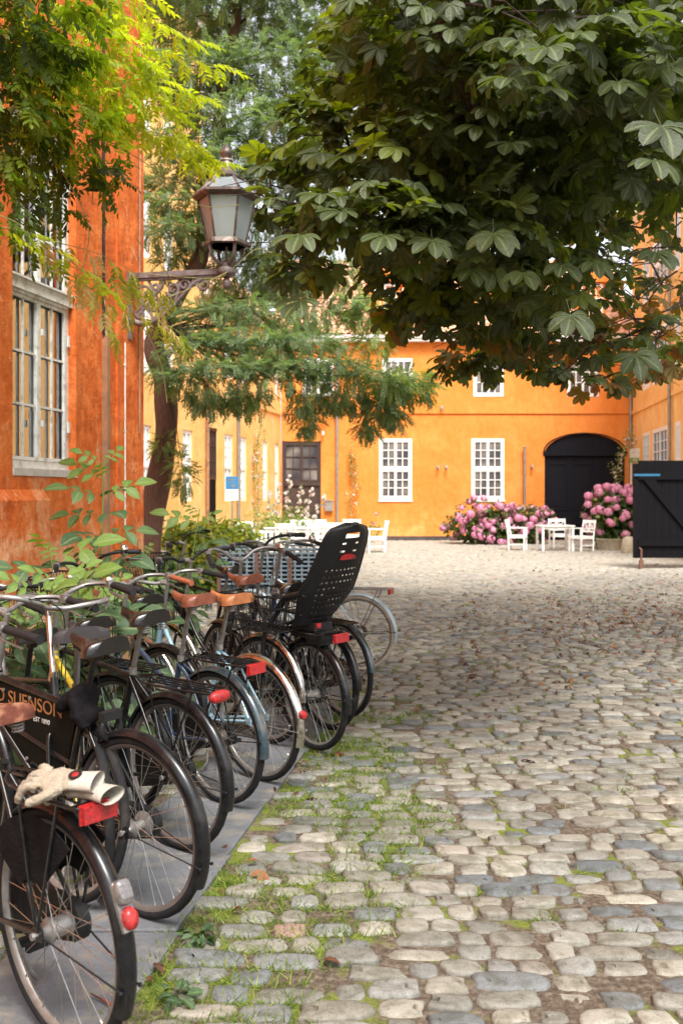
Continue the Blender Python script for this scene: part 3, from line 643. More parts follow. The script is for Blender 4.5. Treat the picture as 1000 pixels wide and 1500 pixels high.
# ------------------------------------------------------------------ ground
EDGE = lambda Z: -1.15+.15*Z
def groundmat():
    m, nt = newmat('ground_soil'); o = N(nt, 'ShaderNodeOutputMaterial'); p = N(nt, 'ShaderNodeBsdfPrincipled', Roughness=.95); p.inputs['Specular IOR Level'].default_value = .2
    tc = nt.nodes.new('ShaderNodeTexCoord'); sp = nt.nodes.new('ShaderNodeSeparateXYZ'); nt.links.new(tc.outputs['Object'], sp.inputs[0])
    soil = ramp(nt, noise(nt, 40, 5, .7), [(.3, (.055,.038,.028)), (.5, (.12,.09,.065)), (.7, (.24,.20,.155))])
    sand = ramp(nt, noise(nt, 25, 5, .7), [(.3, (.22,.19,.15)), (.7, (.46,.42,.35))])
    def mrange(sock, a, b):
        q = N(nt, 'ShaderNodeMapRange'); nt.links.new(sock, q.inputs[0]); q.inputs[1].default_value = a; q.inputs[2].default_value = b; q.interpolation_type = 'SMOOTHSTEP'; return q.outputs[0]
    def mth(op, a, b):
        q = N(nt, 'ShaderNodeMath', _operation=op)
        for i, v in enumerate((a, b)):
            if isinstance(v, (int, float)): q.inputs[i].default_value = v
            else: nt.links.new(v, q.inputs[i])
        return q.outputs[0]
    c = mixc(nt, mrange(sp.outputs['Y'], 9, 20), soil, sand)
    t = mth('ADD', mth('SUBTRACT', sp.outputs['X'], mth('MULTIPLY', sp.outputs['Y'], .15)), 1.15)      # metres right of the kerb
    near_ = mth('MULTIPLY', mrange(t, 1.9, .2), mrange(sp.outputs['Y'], 13, 7))
    mo = mth('ADD', noise(nt, 3.0, 4, .6), mth('MULTIPLY', near_, .07))
    mf = ramp(nt, mo, [(.555, (0,0,0)), (.64, (1,1,1))])
    moss = ramp(nt, noise(nt, 90, 4), [(.3, (.075,.10,.015)), (.7, (.22,.25,.045))])
    c = mixc(nt, mf, c, moss); nt.links.new(c, p.inputs['Base Color'])
    b = N(nt, 'ShaderNodeBump', Strength=.9, Distance=.02); nt.links.new(noise(nt, 60, 6, .7), b.inputs['Height']); nt.links.new(b.outputs[0], p.inputs['Normal'])
    nt.links.new(p.outputs[0], o.inputs[0])
groundmat()
def stonemat():
    m, nt = newmat('cobble'); o = N(nt, 'ShaderNodeOutputMaterial'); p = N(nt, 'ShaderNodeBsdfPrincipled', Roughness=.72); p.inputs['Specular IOR Level'].default_value = .45
    at = N(nt, 'ShaderNodeAttribute', _attribute_name='rnd')
    c = ramp(nt, at.outputs['Fac'], [(0,(.29,.27,.23)), (.18,(.35,.325,.28)), (.34,(.27,.258,.232)), (.50,(.33,.312,.272)), (.64,(.27,.265,.25)), (.76,(.22,.225,.23)), (.87,(.15,.165,.18)), (.90,(.31,.285,.25)), (.98,(.31,.27,.235)), (.995,(.30,.17,.135)), (1,(.42,.38,.33))])
    wn = N(nt, 'ShaderNodeTexWhiteNoise', _noise_dimensions='1D'); nt.links.new(at.outputs['Fac'], wn.inputs['W'])
    br = ramp(nt, wn.outputs['Value'], [(0, (.50,.51,.50)), (.5, (.74,.74,.72)), (1, (.95,.95,.92))]); c = mixc(nt, 1.0, c, br, 'MULTIPLY')
    sp_ = ramp(nt, noise(nt, 120, 4, .75), [(.32, (.45,.44,.43)), (.46, (1,1,1)), (.72, (1,.98,.95))]); c = mixc(nt, 1.0, c, sp_, 'MULTIPLY')
    bl = ramp(nt, noise(nt, 11, 5, .7, dist=.5), [(.38, (.52,.51,.44)), (.56, (1,1,1))]); c = mixc(nt, .85, c, bl, 'MULTIPLY')
    vo = N(nt, 'ShaderNodeTexVoronoi', Scale=160.0); tcv = nt.nodes.new('ShaderNodeTexCoord'); nt.links.new(tcv.outputs['Object'], vo.inputs['Vector']); c = mixc(nt, .5, c, ramp(nt, vo.outputs['Distance'], [(.12, (.45,.45,.45)), (.3, (1,1,1))]), 'MULTIPLY')
    lc_ = ramp(nt, noise(nt, 3.2, 5, .7), [(.56, (0,0,0)), (.66, (.3,.3,.3))]); c = mixc(nt, lc_, c, (.13,.125,.07))
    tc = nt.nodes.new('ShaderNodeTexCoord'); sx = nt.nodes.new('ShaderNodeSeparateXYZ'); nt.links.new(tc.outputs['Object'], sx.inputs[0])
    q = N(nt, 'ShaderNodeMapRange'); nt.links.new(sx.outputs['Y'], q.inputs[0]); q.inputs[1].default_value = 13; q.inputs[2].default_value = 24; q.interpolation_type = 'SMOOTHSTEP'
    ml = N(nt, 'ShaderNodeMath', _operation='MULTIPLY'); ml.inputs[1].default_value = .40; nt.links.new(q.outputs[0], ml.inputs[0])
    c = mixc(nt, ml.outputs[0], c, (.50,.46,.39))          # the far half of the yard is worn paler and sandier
    nt.links.new(c, p.inputs['Base Color'])
    b = N(nt, 'ShaderNodeBump', Strength=.6, Distance=.006); nt.links.new(noise(nt, 55, 6, .7), b.inputs['Height'])
    b2 = N(nt, 'ShaderNodeBump', Strength=.5, Distance=.012); nt.links.new(noise(nt, 12, 3, .6), b2.inputs['Height']); nt.links.new(b2.outputs[0], b.inputs['Normal']); nt.links.new(b.outputs[0], p.inputs['Normal'])
    rr = N(nt, 'ShaderNodeMapRange'); nt.links.new(noise(nt, 14, 3), rr.inputs[0]); rr.inputs[3].default_value = .5; rr.inputs[4].default_value = .85; nt.links.new(rr.outputs[0], p.inputs['Roughness'])
    nt.links.new(p.outputs[0], o.inputs[0])
stonemat()
m = MB(); Sg = 300; gxs = [-Sg, -20, -10, -5, 0, 5, 10, 20, Sg]; gys = [-60, -5, 0, 5, 10, 20, 40, 300]
m.strip([[(x, y, .0075) for x in gxs] for y in gys]); tag(m.build('ground', G['ground_soil'], smooth=False), kind='structure')

def wall_x(y): return -3.92+SL*y if y < 9.5 else -9.976+SL*y
ROWS = []; st = []
y = 1.2
while y < 36.2:
    dp = (.116 if y < 12 else .135)*random.uniform(.86, 1.16); ROWS.append(y)
    xl = max(-.40*y-2.2, wall_x(y)-.05); xr = min(.36*y+2.2, 10.6)
    x = xl+random.uniform(0, .2)
    while x < xr:
        wd = random.choice((.12, .15, .17, .19, .21, .25))*random.uniform(.9, 1.1)*(1 if y < 16 else 1.15)
        st.append((x+wd/2, y+dp/2, wd, dp)); x += wd
    y += dp
st = np.array(st)
wob = lambda x, y: .055*np.sin(.9*x+.35*y)+.035*np.sin(2.3*x-.8*y+1.3)+.02*np.sin(5.1*x+1.7*y)
sx_, sy_ = st[:, 0], st[:, 1]+wob(st[:, 0], st[:, 1])
band_ = (sx_ > EDGE(sy_)-.54-.05) & (sx_ < EDGE(sy_)+.06) & (sy_ < 9.4)
miss = RNG.random(len(st)) < np.where((np.abs(sx_-EDGE(sy_)-.5) < .5) & (sy_ < 9), .06, .008)
keep = ~band_ & ~miss
st = st[keep]; sx_ = sx_[keep]; sy_ = sy_[keep]; n0 = len(st)
def stones(sel, na, rings, name):
    c = np.stack([sx_[sel], sy_[sel]], 1); wd = st[sel, 2]; dp = st[sel, 3]; n = len(c)
    a = np.arange(na)*2*np.pi/na+np.pi/na
    p = 5.0; rad = (np.abs(np.cos(a))**p+np.abs(np.sin(a))**p)**(-1/p)
    ph = RNG.random((n, 3))*6.28
    jit = 1+.05*np.sin(2*a[None]+ph[:, :1])+.05*np.sin(3*a[None]+ph[:, 1:2])+.04*np.sin(5*a[None]+ph[:, 2:3])+.022*np.sin(4*a[None]-3*ph[:, :1])
    gap = np.where(RNG.random(n) < .12, .80, .92)*RNG.uniform(.94, 1.02, n)
    ux = rad*np.cos(a); uy = rad*np.sin(a); rot = RNG.normal(0, .07, n)
    h = RNG.normal(0, .005, n); tx = RNG.normal(0, .045, n); ty = RNG.normal(0, .055, n)
    V = []; off = RNG.normal(0, .05, (n, 2))
    for (s, z) in rings:
        x0 = ux[None]*jit*s*(wd*.5*gap)[:, None]; y0 = uy[None]*jit*s*(dp*.5*np.minimum(gap*RNG.uniform(.98,1.08,n), .985))[:, None]
        x0 = x0+off[:, :1]*wd[:, None]*(1-s); y0 = y0+off[:, 1:]*dp[:, None]*(1-s)
        X = x0*np.cos(rot)[:, None]-y0*np.sin(rot)[:, None]; Y = x0*np.sin(rot)[:, None]+y0*np.cos(rot)[:, None]
        Z = np.full_like(X, z)+(h[:, None]+tx[:, None]*X+ty[:, None]*Y)*(z > 0)+RNG.normal(0, .0012, X.shape)*(z > 0)
        V.append(np.stack([X+c[:, :1], Y+c[:, 1:], Z], 2))
    V = np.concatenate(V, 1); k = len(rings); nv = na*k
    fs = [(i*na+j, i*na+(j+1) % na, (i+1)*na+(j+1) % na, (i+1)*na+j) for i in range(k-1) for j in range(na)]
    l = (k-1)*na; fs += [(l+j, l+j+1, l+na-2-j, l+na-1-j) for j in range(na//2-1)]
    fs = np.array(fs); Fc = fs[None]+(np.arange(n)*nv)[:, None, None]
    r = RNG.random(n)
    return V.reshape(-1, 3), Fc.reshape(-1, 4), np.repeat(r, nv)
nr = sy_ < 9
A1 = stones(nr, 14, [(1.0,-.012),(.99,.006),(.955,.0145),(.86,.0195),(.5,.021)], 'n')
A2 = stones(~nr, 8, [(1.0,-.012),(.96,.011),(.72,.020)], 'f')
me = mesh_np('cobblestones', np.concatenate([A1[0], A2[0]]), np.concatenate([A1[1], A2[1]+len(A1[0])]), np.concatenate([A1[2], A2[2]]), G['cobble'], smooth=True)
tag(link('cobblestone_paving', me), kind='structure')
# slate kerb slabs
m = MB(); yy = .6
while yy < 9.3:
    L = random.uniform(.75, 1.25); ex = random.uniform(-.02, .02); y1 = min(yy+L-.012, 9.35)
    x0, x1 = EDGE(yy)+ex, EDGE(y1)+ex; dz = random.uniform(-.003, .003); b = .006
    P4 = [(x0-.54, yy), (x0, yy), (x1, y1), (x1-.54, y1)]
    cx, cy = sum(p[0] for p in P4)/4, sum(p[1] for p in P4)/4
    sh_ = lambda k: [(cx+(p[0]-cx)*(1-k/.27), cy+(p[1]-cy)*(1-k/.5)) for p in P4]
    m.strip([[(*p, -.05) for p in sh_(0)], [(*p, .022+dz) for p in sh_(0)], [(*p, .028+dz) for p in sh_(b)]], closed=True)
    n = len(m.v); m.f.append((n-4, n-3, n-2, n-1)); yy += L
tag(m.build('kerb_slabs', G['slate'], auto=30), kind='structure')

# ------------------------------------------------------------------ bicycles
WR = .345; WB = 1.09
CACHE = {}
def cached(key, fn):
    if key not in CACHE: CACHE[key] = fn()
    return CACHE[key]
def rim_mesh(mat, w_=.026):
    m = MB(); r0 = .298; n = 56
    prof = [(r0, -w_*.32), (r0-.004, 0), (r0, w_*.32), (r0+.014, w_*.5), (r0+.022, w_*.5), (r0+.020, 0), (r0+.022, -w_*.5), (r0+.014, -w_*.5)]
    rows = [[((r)*math.cos(2*PI*i/n), h, (r)*math.sin(2*PI*i/n)) for r, h in prof] for i in range(n)]
    m.strip(rows+[rows[0]], closed=True)
    return m.mesh('rim', G[mat])
def tyre_mesh(mat, fat=1.0):
    m = MB(); n = 64; k = 10; rr = .019*fat; rc = WR-rr
    rows = []
    for i in range(n):
        a = 2*PI*i/n; row = []
        for j in range(k):
            b = 2*PI*j/k; q = rc+rr*math.cos(b); h = rr*math.sin(b)*1.02
            if abs(math.sin(b)) < .7 and math.cos(b) > 0 and i % 2: q -= .0015
            row.append((q*math.cos(a), h, q*math.sin(a)))
        rows.append(row)
    m.strip(rows+[rows[0]], closed=True); return m.mesh('tyre', G[mat])
def spokes_mesh(n=32, flange=.028):
    m = MB()
    for i in range(n):
        side = 1 if i % 2 else -1; a = 2*PI*i/n; cr = (.62 if (i//2) % 2 else -.62)
        m.tube([(flange*math.cos(a+cr*1.9), side*.028, flange*math.sin(a+cr*1.9)), (.301*math.cos(a), side*.003, .301*math.sin(a))], .00125, 3, cap=False)
        m.tube([(.285*math.cos(a), side*.005, .285*math.sin(a)), (.300*math.cos(a), side*.003, .300*math.sin(a))], .0024, 4, cap=False)
    return m.mesh('spokes', G['spoke_steel'])
def hub_mesh(kind):
    m = MB()
    if kind == 'gear': m.lathe([(.0,-.085),(.006,-.085),(.006,-.052),(.018,-.05),(.024,-.04),(.036,-.034),(.036,-.028),(.030,-.025),(.030,.025),(.036,.028),(.036,.034),(.022,.04),(.014,.055),(.006,.058),(.006,.085),(0,.085)], 18, 'y')
    elif kind == 'drum': m.lathe([(0,-.07),(.006,-.07),(.006,-.05),(.045,-.046),(.05,-.03),(.045,-.026),(.02,-.02),(.02,.02),(.032,.026),(.032,.032),(.012,.04),(.006,.05),(.006,.075),(0,.075)], 18, 'y')
    else: m.lathe([(0,-.07),(.006,-.07),(.006,-.045),(.014,-.04),(.028,-.031),(.028,-.026),(.013,-.018),(.013,.018),(.028,.026),(.028,.031),(.014,.04),(.006,.045),(.006,.07),(0,.07)], 16, 'y')
    m.lathe([(.011,-.088),(.011,-.078)], 6, 'y'); m.lathe([(.011,.078),(.011,.088)], 6, 'y')
    return m.mesh('hub', G['alloy'])
def wheel(name, parent, M, tyre='tyre_black', rim='alloy', hub='plain', fat=1.0):
    o = link(name, cached(('rim', rim), lambda: rim_mesh(rim)), parent, M)
    link('tyre', cached(('tyre', tyre, fat), lambda: tyre_mesh(tyre, fat)), o)
    link('spokes', cached('spokes', spokes_mesh), o); link('hub', cached(('hub', hub), lambda: hub_mesh(hub)), o)
    return o
def fender_mesh(mat, a0, a1, c=(0, 0), wd=.056, r=WR+.022, flap=True, stripe=False):
    m = MB(); n = 36; prof = []
    for j in range(9): t = -1+2*j/8; prof.append((wd/2*t, -.020*abs(t)**2.6))
    inner = [(p[0]*.95, p[1]-.0025) for p in reversed(prof)]
    rows = []
    for i in range(n+1):
        a = R(a0+(a1-a0)*i/n); rows.append([(c[0]+(r+dz)*math.cos(a), y_, c[1]+(r+dz)*math.sin(a)) for y_, dz in prof+inner])
    m.strip(rows, closed=True)
    m.f.append(tuple(range(18))); m.f.append(tuple(len(m.v)-1-k for k in range(18)))
    return m.mesh('mudguard', G[mat])
def saddle_mesh(mat, kind):
    m = MB(); L = .275 if kind != 'comfort' else .255; wb = {'leather': .085, 'sport': .075, 'comfort': .10}[kind]; rows = []
    n = 18; k = 14
    for i in range(n+1):
        t = i/n; x = -L*.42+L*t
        w_ = wb*(1-t**1.1)**1.0*(1-.25*(1-t)**6) if t < 1 else 0
        w_ = wb*(1/(1+math.exp((t-.40)*12)))*1.02+.020*(1 if t < .9 else math.sqrt(max(0, 1-((t-.9)/.1)**2)))
        if t < .10: w_ *= .62+.38*math.sqrt(1-((.10-t)/.10)**2)
        zt_ = .010*math.cos(t*PI)+.022*max(0, (t-.55)/.45)**2+.016*max(0, (.3-t)/.3)**1.5-.010
        drop = (.062 if kind == 'leather' else .064)*(1-.62*t)*(1 if t < .93 else .7); row = []
        for j in range(k+1):
            b = PI*j/k; cy = math.cos(b); sy = math.sin(b)
            row.append((x, w_*math.copysign(abs(cy)**.75, cy), zt_+drop*(sy**.55-1)))
        rows.append(row)
    m.strip(rows)
    m.strip([[tuple(p) for p in (r_[0], r_[-1])] for r_ in rows]); m.f.append(tuple(range(k+1))); m.f.append(tuple(reversed(range(n*(k+1), (n+1)*(k+1)))))
    return m.mesh('saddle', G[mat], auto=70)
def saddle_base(mat, spring):
    m = MB()
    for s_ in (-1, 1): m.tube([(-.09, s_*.035, -.045), (-.02, s_*.022, -.075), (.06, s_*.018, -.07), (.13, s_*.01, -.03)], .004, 6)
    if spring:
        for s_ in (-1, 1):
            m.tube([(-.085+.017*math.cos(a*.7), s_*.05+.017*math.sin(a*.7), -.085+a*.00115) for a in range(0, 46)], .0035, 5)
    else: m.box((-.03, 0, -.035), (.12, .09, .03), taper=.8)
    m.lathe([(.018, -.02), (.02, 0), (.018, .02)], 10, 'y', c=(0, 0, -.075)); return m.mesh('saddle_springs', G[mat])

def bicycle(x, Z, head, label, lean=-3, steer=0, frame='black_enamel', style='diamond', sadm='leather_black', sadk='comfort', sadz=.99, barz=1.08, bars='north', grip='rubber', fender='black_enamel', ffender=None,
            rack='flat', light='rect', hub='plain', rim='alloy', tyre='tyre_black', fat=1.0, chain='black_matt', basket=None, group='bicycles parked side by side along the orange wall', end=200, fork=None, stand=True, guard=False, stem='alloy', bell=True, postm='alloy', spring=True, ftb=None):
    h = Vector(head).normalized(); root = empty('bicycle', (x, Z, .027), math.atan2(h.y, h.x), label, 'bicycle', group)
    root.rotation_euler = (R(lean), 0, math.atan2(h.y, h.x)); root.rotation_mode = 'XYZ'
    fm = G[frame]; T = Matrix.Translation
    bb = Vector((.455, 0, .285)); hb = Vector((.905, 0, .66)); ht = Vector((.845, 0, .84)) if style != 'mixte' else Vector((.84,0,.86)); rh = Vector((0, 0, WR)); fh = Vector((WB, 0, WR))
    sdir = Vector((-.36, 0, 1)).normalized(); stt = bb+sdir*(.52 if style == 'diamond' else .46); sad = bb+sdir*((sadz-.06-bb.z)/sdir.z)
    m = MB(); m.tube([bb-sdir*.02, stt], .0155, 10); m.tube([hb-(ht-hb).normalized()*.02, ht+(ht-hb).normalized()*.015], .019, 12)
    m.lathe([(.022,-.035),(.022,.035)], 12, 'y', c=bb)
    if style == 'diamond': m.tube([hb+Vector((0,0,.015)), bb], .0165, 10); m.tube([ht-Vector((0,0,.02)), stt-sdir*.03], .0145, 10)
    elif style == 'step':
        m.tube(smooth([hb+Vector((0,0,.01)), (.78,0,.47), (.62,0,.33), bb]), .018, 10); m.tube(smooth([ht-Vector((0,0,.03)), (.72,0,.62), (.55,0,.47), bb+sdir*.16]), .0145, 10)
    else: m.tube([hb+Vector((0,0,.01)), bb], .0165, 10); m.tube([ht-Vector((0,0,.03)), bb+sdir*.26], .0145, 10)
    m.build('frame', fm, root)
    m = MB()
    for s_ in (-1, 1):
        m.tube([bb+Vector((-.03, s_*.02, 0)), (.30, s_*.045, .30), rh+Vector((0, s_*.062, 0))], .009, 8)
        m.tube([stt-sdir*.03+Vector((0, s_*.012, 0)), (.18, s_*.035, .62), rh+Vector((.0, s_*.062, .01))], .0075, 8); m.box(rh+Vector((.0, s_*.064, 0)), (.045, .006, .04))
    m.build('rear_stays', fm, root)
    m = MB(); m.tube([stt-sdir*.05, sad], .0125, 10); m.lathe([(.019,-.015),(.019,.015)], 10, c=stt); m.build('seat_post', G[postm], root)
    so_ = link('saddle', cached(('sad', sadm, sadk), lambda: saddle_mesh(sadm, sadk)), root, T(sad+Vector((-.01, 0, .075))) @ Matrix.Rotation(R(-3), 4, 'Y'))
    link('saddle_springs', cached(('sb', spring), lambda: saddle_base('alloy' if spring else 'black_matt', spring)), so_)
    wheel('rear_wheel', root, T(rh) @ Matrix.Rotation(random.random(), 4, 'Y'), tyre, rim, hub, fat)
    # front assembly turns about the head tube
    ax = (ht-hb).normalized(); S = T(hb) @ Matrix.Rotation(R(steer), 4, ax) @ T(-hb)
    m = MB(); m.tube([hb-ax*.02+Vector((0,0,-.005)), hb-ax*.045], .02, 10)
    for s_ in (-1, 1): m.tube(smooth([hb-ax*.04, hb-ax*.05+Vector((0, s_*.04, 0)), hb-ax*.20+Vector((0, s_*.048, 0)), fh+Vector((-.03, s_*.05, .08)), fh+Vector((0, s_*.052, 0))], 4), .0095, 8)
    m.build('fork', G[fork or frame], root, S)
    wheel('front_wheel', root, S @ T(fh), tyre, rim, 'drum', fat)
    if fender:
        f = link('rear_mudguard', cached(('rf', fender, end), lambda: fender_mesh(fender, 28, end, (0, 0))), root, T(rh))
        m = MB(); aa = R(end-14); e_ = Vector(((WR+.012)*math.cos(aa), 0, (WR+.012)*math.sin(aa)))
        for s_ in (-1, 1): m.tube([(0, s_*.066, 0), e_+Vector((0, s_*.028, 0))], .0028, 6)
        for s_ in (-1, 1): m.lathe([(.006,-.004),(.006,.004)], 6, 'y', c=e_+Vector((0, s_*.031, 0)))
        m.build('mudguard_stay', G['black_matt' if frame != 'blue_enamel' else 'alloy'], f)
        g = link('front_mudguard', cached(('ff', ffender or fender), lambda: fender_mesh(ffender or fender, 58, 205, (0, 0))), root, S @ T(fh))
    # handlebar
    ct = ht+ax*((barz-.02-ht.z)/ax.z); 
    m = MB(); m.tube([ht, ct-ax*.005], .0125, 10); m.tube([ct-ax*.01, ct+Vector((.05, 0, .0))], .014, 10)
    m.lathe([(.018,-.02),(.018,.02)], 10, 'y', c=ct+Vector((.055,0,0))); m.lathe([(.02,-.02),(.02,.02)], 10, c=ht); m.build('stem', G[stem], root, S)
    c0 = ct+Vector((.055, 0, 0))
    if bars == 'north': half = [(0,0,0),(.01,.05,.0),(.045,.12,.02),(.045,.20,.035),(-.02,.265,.035),(-.12,.285,.02),(-.25,.30,0)]
    elif bars == 'drop': half = [(0,0,0),(.0,.05,.01),(.0,.12,.06),(-.03,.20,.08),(-.09,.26,.07),(-.20,.30,.03),(-.30,.32,-.01)]
    else: half = [(0,0,0),(0,.06,.0),(.0,.12,.03),(-.01,.20,.045),(-.04,.27,.045),(-.08,.32,.04),(-.12,.35,.035)]
    pts = [c0+Vector((p[0], -p[1], p[2])) for p in reversed(half)]+[c0+Vector(p) for p in half[1:]]
    ps = smooth(pts, 5); m = MB(); m.tube(ps, .0112, 8); hbo = m.build('handlebar', G['alloy' if bars != 'flatb' else 'black_matt'], root, S)
    for s_ in (0, 1):
        q = ps[:8] if s_ == 0 else ps[-8:]; m = MB()
        if s_: q = list(reversed(q))
        m.tube(q, [.0155, .0165, .0158, .0165, .0158, .0165, .0158, .017], 10); m.lathe([(.0175, -.004), (.0175, .004)], 10, 'x', c=q[0]); m.build('grip', G[grip], hbo)
        m = MB(); a_ = q[-1]; dirv = (q[0]-q[-1]).normalized(); inn = Vector((0, 1 if s_ == 0 else -1, 0))
        m.tube(smooth([a_-dirv*.03+Vector((0,0,-.01)), a_-dirv*.01+Vector((.03,0,-.035)), a_+dirv*.05+Vector((.035,0,-.045)), a_+dirv*.11+Vector((.03,0,-.05))], 3), .0045, 6); m.box(a_-dirv*.03, (.03,.03,.035)); m.build('brake_lever', G['alloy'], hbo)
    if bell and random.random() < .35: m = MB(); m.lathe([(.0,.032),(.018,.028),(.027,.014),(.029,.0),(.0,-.004)], 14, c=ps[9]+Vector((0,0,.018))); m.build('bell', G['chrome'], hbo)
    m = MB(); m.tube(smooth([ps[9], c0+Vector((.12,-.08,.02)), c0+Vector((.10,0,-.12)), hb+Vector((.03,.01,.02))], 5), .0028, 5)
    m.tube(smooth([ps[-10], c0+Vector((.13,.07,.0)), c0+Vector((.08,0.01,-.18)), hb+Vector((.0,.02,.03))], 5), .0028, 5); m.build('brake_cable', G['black_matt'], root, S)
    # drive train on the right (local -y)
    m = MB(); m.lathe([(.0,-.052),(.088,-.052),(.092,-.048),(.088,-.044),(.0,-.044)], 28, 'y', c=bb)
    ca = random.uniform(0, 6.28); 
    for s_ in (-1, 1):
        cdv = Vector((math.cos(ca), 0, math.sin(ca)))*s_; e_ = bb+cdv*.17+Vector((0, s_*.075, 0)); m.tube([bb+Vector((0, s_*.06, 0)), e_], [.011, .008], 8)
    m.lathe([(.012,-.07),(.012,.07)], 10, 'y', c=bb); cr_ = m.build('crankset', G['alloy'], root)
    for s_ in (-1, 1):
        cdv = Vector((math.cos(ca), 0, math.sin(ca)))*s_; e_ = bb+cdv*.17+Vector((0, s_*.075, 0)); m = MB()
        m.tube([e_, e_+Vector((0, s_*.10, 0))], .005, 6); 
        for t in (-.03, .03): m.box(e_+Vector((t, s_*.055, 0)), (.022, .085, .022))
        m.build('pedal', G['rubber'], cr_)
    m = MB(); out = []
    for i in range(13): a = R(-90+180*i/12); out.append((bb.x+.105*math.cos(a), bb.z+.105*math.sin(a)))
    for i in range(9): a = R(90+180*i/8); out.append((rh.x+.058*math.cos(a), rh.z+.0+.058*math.sin(a)))
    if chain: m.prism(out, -.072, -.036); m.build('chain_case', G[chain], root, auto=40)
    if stand:
        m = MB()
        if stand == 'side': m.tube([(.36, .05, .27), (.22, .14, .0)], .008, 8)
        else:
            for s_ in (-1, 1): m.tube([(.40, s_*.02, .27), (.35, s_*.09, .06), (.37, s_*.12, .015)], .008, 8)
        m.build('kickstand', G['alloy'], root)
    if rack:
        m = MB(); zr = WR*2+.062; x1 = -.23 if ftb else -.30; w_ = .065; rm = 'black_enamel' if rack != 'silver' else 'alloy'
        loop = [(.17, .03, zr+.03), (.13, w_, zr), (x1+.04, w_, zr), (x1, w_-.03, zr), (x1, -w_+.03, zr), (x1+.04, -w_, zr), (.13, -w_, zr), (.17, -.03, zr+.03)]
        m.tube(smooth(loop, 4), .0055, 7)
        for yy in (-.03, 0, .03): m.tube([(.14, yy, zr), (x1, yy, zr)], .004, 6)
        for xx in (.08, -.06, -.20): m.tube([(xx, -w_, zr), (xx, w_, zr)], .004, 6)
        for s_ in (-1, 1):
            m.tube([(.08, s_*w_, zr), rh+Vector((.0, s_*.072, .02))], .005, 7); m.tube([(x1+.09, s_*w_, zr), rh+Vector((-.01, s_*.072, .02))], .005, 7)
        m.tube([(.10, .03, zr+.02), stt+Vector((-.02,.015,-.02))], .005, 6); m.tube([(.10, -.03, zr+.02), stt+Vector((-.02,-.015,-.02))], .005, 6)
        ro = m.build('rear_rack', G[rm], root)
        if light in ('rect', 'oval', 'small'):
            m = MB(); 
            if light == 'rect': m.bbox(x1-.022, x1-.006, -.052, .052, zr-.040, zr+.006); m.bbox(x1-.008, x1+.0, -.056, .056, zr-.044, zr+.010)
            elif light == 'oval':
                rows = []
                for k_, (s2, xx) in enumerate(((.2,-.03),(.7,-.028),(.95,-.020),(1,-.008),(1,.0))): rows.append([(x1+xx, .055*s2*math.copysign(abs(math.cos(a))**.7, math.cos(a)), zr-.02+.026*s2*math.copysign(abs(math.sin(a))**.8, math.sin(a))) for a in [2*PI*q/20 for q in range(20)]])
                m.strip(rows, closed=True); m.f.append(tuple(range(20)))
            else: m.box((x1-.012, 0, zr-.02), (.025, .05, .035))
            m.build('reflector', G['reflector_red'], ro)
    if light == 'fender':
        aa = R(168); e_ = Vector(((WR+.035)*math.cos(aa), 0, WR+(WR+.035)*math.sin(aa))); m = MB()
        m.lathe([(.022,-.012),(.024,.0),(.018,.014),(0,.018)], 14, 'x', M=T(e_) @ Matrix.Rotation(R(180), 4, 'Z')); m.build('tail_light', G['reflector_red'], root)
    if ftb:      # stop-and-tail lamp on the mudguard: clear above, red below
        aa = R(155); B_ = T((0,0,WR)) @ Matrix.Rotation(-aa, 4, 'Y') @ T((WR+.030, 0, 0)); m = MB()
        rows = [[(xx, .024*s2*math.copysign(abs(math.cos(a))**.6, math.cos(a)), -.034+.034*s2*math.copysign(abs(math.sin(a))**.6, math.sin(a))) for a in [2*PI*q/20 for q in range(20)]] for s2, xx in ((1,.0),(1,.018),(.93,.026),(.75,.031),(.4,.033))]; m.strip(rows, M=B_, closed=True); m.add([B_ @ Vector(p) for p in rows[-1]], [tuple(range(20))]); m.box((.0,0,.0), (.012,.046,.13), B_)
        for zz_ in (-.05,-.034,-.018): m.box((.031,0,zz_), (.006,.030,.004), B_)
        tl = m.build('tail_light', G['lens_clear'], root, auto=30)
        m = MB(); rows = [[(xx, .022*s2*math.cos(a), .034+.03*s2*math.sin(a)) for a in [2*PI*q/16 for q in range(16)]] for s2, xx in ((.3,.030),(.8,.027),(1,.018),(1,.002))]
        m.strip(rows, M=B_, closed=True); m.add([B_ @ Vector(p) for p in rows[0]], [tuple(range(16))]); m.build('red_lens', G['reflector_red'], tl)
    if guard:
        m = MB()
        for s_ in (-1, 1):
            o_ = [(.335*math.cos(R(a)), s_*.058, WR+.335*math.sin(R(a))) for a in range(38, 128, 6)]; i_ = [(.09*math.cos(R(a))+.02, s_*.066, WR+.06+.09*math.sin(R(a))) for a in range(38, 128, 6)]
            o2 = [(p[0], p[1]-s_*.004, p[2]) for p in o_]; i2 = [(p[0], p[1]-s_*.004, p[2]) for p in i_]
            m.strip([o_, i_, i2, o2, o_])
        m.build('coat_guard', G['fabric_black'], root)
